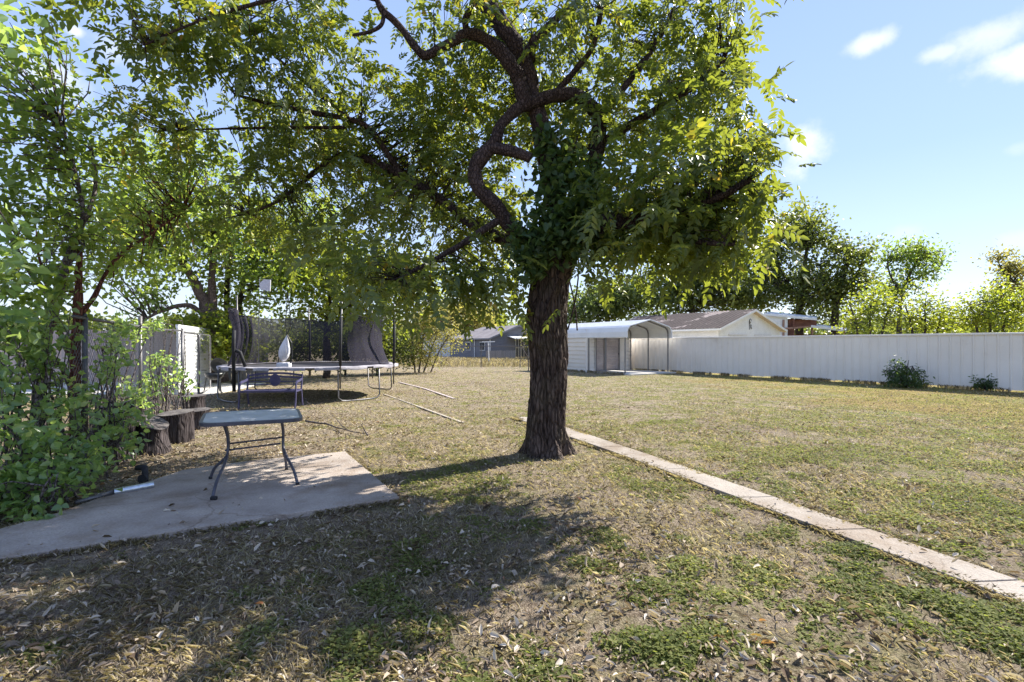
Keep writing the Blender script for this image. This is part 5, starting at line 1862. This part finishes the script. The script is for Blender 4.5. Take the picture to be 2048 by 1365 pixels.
m = leaf_mat('dead_leaf', [(0, (.04, .028, .02)), (.22, (.12, .086, .062)), (.45, (.28, .22, .165)), (.72, (.46, .39, .31)), (.93, (.64, .58, .49)), (.965, (.40, .15, .05)), (1, (.50, .40, .08))],
             (.35, .26, .14), .15, rough=.85, spec=.06, nscale=1.2, patch=.2)
o = np_mesh('leaf_litter', V, Fq, m)
set_props(o, 'dry fallen leaves scattered over the lawn and patio edge', 'leaves', kind='stuff')

# low clover and weeds in patches
X, Y = scatter_xy(150000, 1.7, 26)
g1 = .8 * nz2(X, Y, .8, 21.0) + .8 * nz2(X, Y, 3.4, 5.0) + np.clip((X - 1) * .06, -.15, .22)
hg = np.clip((g1 - .05) * 2.2, .25, 1.3)
ok, _ = clear(X, Y, 0)
k = (g1 > .15 + rng.normal(0, .12, len(X))) & ok & ~((X < -2.4) & (Y > 5.2) & (Y < 11))
k &= rng.uniform(0, 1, len(X)) < np.where(Y > 11, .55, 1)
X, Y, hg = X[k], Y[k], hg[k]
Z = gh(X, Y)
nl = 6
n_ = len(X)
XX, YY, ZZ = np.repeat(X, nl), np.repeat(Y, nl), np.repeat(Z, nl)
az = rng.uniform(0, 2 * np.pi, n_ * nl)
el_ = rng.uniform(.15, 1.1, n_ * nl)
D = np.stack([np.cos(az) * np.cos(el_), np.sin(az) * np.cos(el_), np.sin(el_)], 1)
st = (rng.uniform(.004, .055, n_ * nl) * np.repeat(hg, nl))[:, None]
base = np.stack([XX, YY, ZZ], 1) + D * st
ls = rng.uniform(.012, .030, n_ * nl)
NN = np.stack([rng.normal(0, .3, n_ * nl), rng.normal(0, .3, n_ * nl), np.ones(n_ * nl)], 1)
D2 = D * np.array([[1, 1, .35]])
V, Fq = leaf_arrays(base, D2, NN, ls, ls * rng.uniform(.22, .42, n_ * nl), .15, .2)
m = leaf_mat('clover_leaf', [(0, (.055, .07, .024)), (.5, (.13, .145, .048)), (.85, (.23, .23, .09)), (1, (.38, .36, .14))], (.45, .55, .08), .35, rough=.7, spec=.1, nscale=1.0, patch=.4)
o = np_mesh('clover_patches', V, Fq, m)
set_props(o, 'low green clover and weeds growing in patches over the lawn', 'weeds', kind='stuff')

# dry grass blades
X, Y = scatter_xy(230000, 1.7, 30)
g1 = nz2(X[::1], Y[::1], .5, 40.0)
ok, _ = clear(X, Y, 0)
k = ok & (g1 + rng.normal(0, .2, len(X)) > np.where(Y < 6, .02, -.25)) & ~((X < -2.6) & (Y > 5.4) & (Y < 9) & (rng.uniform(0, 1, len(X)) < .8))
X, Y = X[k], Y[k]
h_ = rng.uniform(.012, .045, len(X))


def along(pts, n, off, hlo, hhi):
    global X, Y, h_
    seg = rng.integers(0, len(pts) - 1, n)
    t = rng.uniform(0, 1, n)
    A_ = np.array([[p.x, p.y] for p in pts])
    q_ = A_[seg] * (1 - t[:, None]) + A_[seg + 1] * t[:, None] + rng.normal(0, off, (n, 2))
    cl_ = np.array([noise.noise(Vector((a_ * 2.3, b_ * 2.3, 5))) for a_, b_ in q_])
    q_ = q_[cl_ > -.1]
    X = np.concatenate([X, q_[:, 0]])
    Y = np.concatenate([Y, q_[:, 1]])
    h_ = np.concatenate([h_, rng.uniform(hlo, hhi, len(q_))])


along(walk_l, 9000, .022, .02, .05)
along(walk_r, 9000, .022, .02, .05)
along(patio + [patio[0]], 9000, .03, .02, .06)
along([F0 + FN * .05, F0 + FU * LEN + FN * .05], 9000, .05, .04, .16)
along([A0 - VD * .1, A0 + UD * CL - VD * .1], 2500, .06, .04, .16)
fx, fy = rng.uniform(-9, 4, 16000), rng.uniform(33.5, 51, 16000)
X, Y = np.concatenate([X, fx]), np.concatenate([Y, fy])
h_ = np.concatenate([h_, rng.uniform(.06, .38, 16000)])
n_ = len(X)
Z = gh(X, Y) - .003
az = rng.uniform(0, 2 * np.pi, n_)
lean = rng.uniform(.4, 2.2, n_) * np.where(h_ > .05, .3, 1)
b0 = np.stack([X, Y, Z], 1)
side = np.stack([-np.sin(az), np.cos(az), 0 * az], 1) * rng.uniform(.0012, .0028, n_)[:, None] * (1 + Y[:, None] * .12)
fw = np.stack([np.cos(az), np.sin(az), 0 * az], 1)
tip = b0 + fw * (h_ * lean)[:, None] + np.stack([0 * h_, 0 * h_, h_], 1)
mid_ = b0 + fw * (h_ * lean * .4)[:, None] + np.stack([0 * h_, 0 * h_, h_ * .7], 1)
V = np.stack([b0 - side, b0 + side, mid_ + side * .7, tip, mid_ - side * .7], 1).reshape(-1, 3)
kk = np.arange(n_)[:, None] * 5
Fq = (kk + np.array([[0, 1, 2, 3, 4]])).reshape(-1, 5)
m = leaf_mat('dry_grass', [(0, (.08, .062, .038)), (.35, (.24, .195, .135)), (.7, (.43, .37, .275)), (.88, (.60, .54, .43)), (1, (.18, .20, .07))], (.5, .45, .2), .25, rough=.7, spec=.15, nscale=.9, patch=.35)
o = np_mesh('dry_grass', V, Fq, m)
set_props(o, 'short dry mown grass covering the lawn', 'grass', kind='stuff')

# =================================================================== sky, sun, camera
w = bpy.data.worlds.new('World')
bpy.context.scene.world = w
w.use_nodes = True
nt = w.node_tree
nt.nodes.clear()
wo = nt.nodes.new('ShaderNodeOutputWorld')
bg = nt.nodes.new('ShaderNodeBackground')
sky = nt.nodes.new('ShaderNodeTexSky')
sky.sky_type = 'NISHITA'
sky.sun_disc = False
EL = math.radians(41)
SAZ = math.atan2(.8, .6)
sky.sun_elevation = EL
sky.sun_rotation = SAZ
sky.air_density = 1.0
sky.dust_density = .05
sky.ozone_density = 2.5
tcn = nt.nodes.new('ShaderNodeTexCoord')
nzw = N(nt, 'ShaderNodeTexNoise', i_Scale=15.0, i_Detail=9.0, i_Roughness=.6)
nt.links.new(tcn.outputs['Generated'], nzw.inputs['Vector'])
clouds = [(1600, 292, .045, .9, 1.0), (1735, 88, .032, .75, 2.2), (1882, 105, .026, .6, 2.4), (1985, 70, .050, .65, 2.0), (2035, 122, .045, .85, 1.8), (1815, 462, .03, .25, 2.0), (2050, 480, .03, .3, 2.0), (2035, 298, .02, .2, 2.0),
          (150, 62, .012, .8, 1.4), (100, 150, .05, .6, 1.6), (240, 100, .04, .4, 1.8)]
acc = None
for px_, py_, rad_, amt, ell in clouds:
    d = Vector(((px_ - 1024) / F, 1, (HZ - py_) / F)).normalized()
    sb = N(nt, 'ShaderNodeVectorMath', operation='SUBTRACT')
    nt.links.new(tcn.outputs['Generated'], sb.inputs[0])
    sb.inputs[1].default_value = d
    ml = N(nt, 'ShaderNodeVectorMath', operation='MULTIPLY')
    ml.inputs[1].default_value = (1, 1, ell)
    nt.links.new(sb.outputs[0], ml.inputs[0])
    ln = N(nt, 'ShaderNodeVectorMath', operation='LENGTH')
    nt.links.new(ml.outputs[0], ln.inputs[0])
    wob = N(nt, 'ShaderNodeMath', operation='MULTIPLY_ADD')
    wob.inputs[1].default_value = rad_ * 2.2
    nt.links.new(nzw.outputs['Fac'], wob.inputs[0])
    nt.links.new(ln.outputs['Value'], wob.inputs[2])
    mr = N(nt, 'ShaderNodeMapRange', interpolation_type='SMOOTHSTEP')
    mr.inputs[1].default_value = rad_ * 2.3
    mr.inputs[2].default_value = rad_ * 1.3
    mr.inputs[3].default_value = 0
    mr.inputs[4].default_value = amt
    nt.links.new(wob.outputs[0], mr.inputs[0])
    if acc is None:
        acc = mr.outputs[0]
    else:
        mxn = N(nt, 'ShaderNodeMath', operation='MAXIMUM')
        nt.links.new(acc, mxn.inputs[0])
        nt.links.new(mr.outputs[0], mxn.inputs[1])
        acc = mxn.outputs[0]
mixc = N(nt, 'ShaderNodeMix', data_type='RGBA')
nt.links.new(acc, mixc.inputs[0])
# soften the physical sky toward a clear pale-blue gradient by elevation
spw = nt.nodes.new('ShaderNodeSeparateXYZ')
nt.links.new(tcn.outputs['Generated'], spw.inputs[0])
grd = ramp(nt, [(0.0, (2.6, 2.8, 3.1)), (.12, (2.1, 2.5, 3.3)), (.30, (1.48, 1.98, 3.2)), (.6, (1.2, 1.68, 3.0)), (1.0, (1.1, 1.5, 2.9))])
nt.links.new(spw.outputs[2], grd.inputs[0])
skm = N(nt, 'ShaderNodeMix', data_type='RGBA')
skm.inputs[0].default_value = .86
nt.links.new(sky.outputs[0], skm.inputs[6])
nt.links.new(grd.outputs[0], skm.inputs[7])
nt.links.new(skm.outputs[2], mixc.inputs[6])
CLOUDV = 3.6
mixc.inputs[7].default_value = (CLOUDV * .93, CLOUDV * .96, CLOUDV, 1)
nt.links.new(mixc.outputs[2], bg.inputs[0])
bg.inputs[1].default_value = .145
nt.links.new(bg.outputs[0], wo.inputs[0])

sl = bpy.data.lights.new('sun', 'SUN')
sl.energy = 5.0
sl.angle = math.radians(.5)
sl.color = (1, .95, .86)
so = bpy.data.objects.new('sun', sl)
col.objects.link(so)
sd = Vector((math.sin(SAZ) * math.cos(EL), math.cos(SAZ) * math.cos(EL), math.sin(EL)))
so.rotation_euler = sd.to_track_quat('Z', 'Y').to_euler()
so.location = sd * 30

cam = bpy.data.cameras.new('camera')
cam.sensor_width = 36
cam.lens = F / 2048 * 36
cam.shift_y = (HZ - 682.5) / 2048
cam.clip_start = .05
cam.clip_end = 2000
co = bpy.data.objects.new('camera', cam)
col.objects.link(co)
co.location = (0, 0, CAMH)
co.rotation_euler = (math.radians(90), 0, 0)
sc = bpy.context.scene
sc.camera = co
sc.view_settings.view_transform = 'Standard'
sc.view_settings.look = 'None'
sc.view_settings.gamma = 1
sc.view_settings.exposure = 1.28
sc.render.engine = 'CYCLES'
sc.cycles.max_bounces = 10
sc.cycles.transparent_max_bounces = 16
sc.cycles.diffuse_bounces = 5
sc.cycles.use_denoising = True
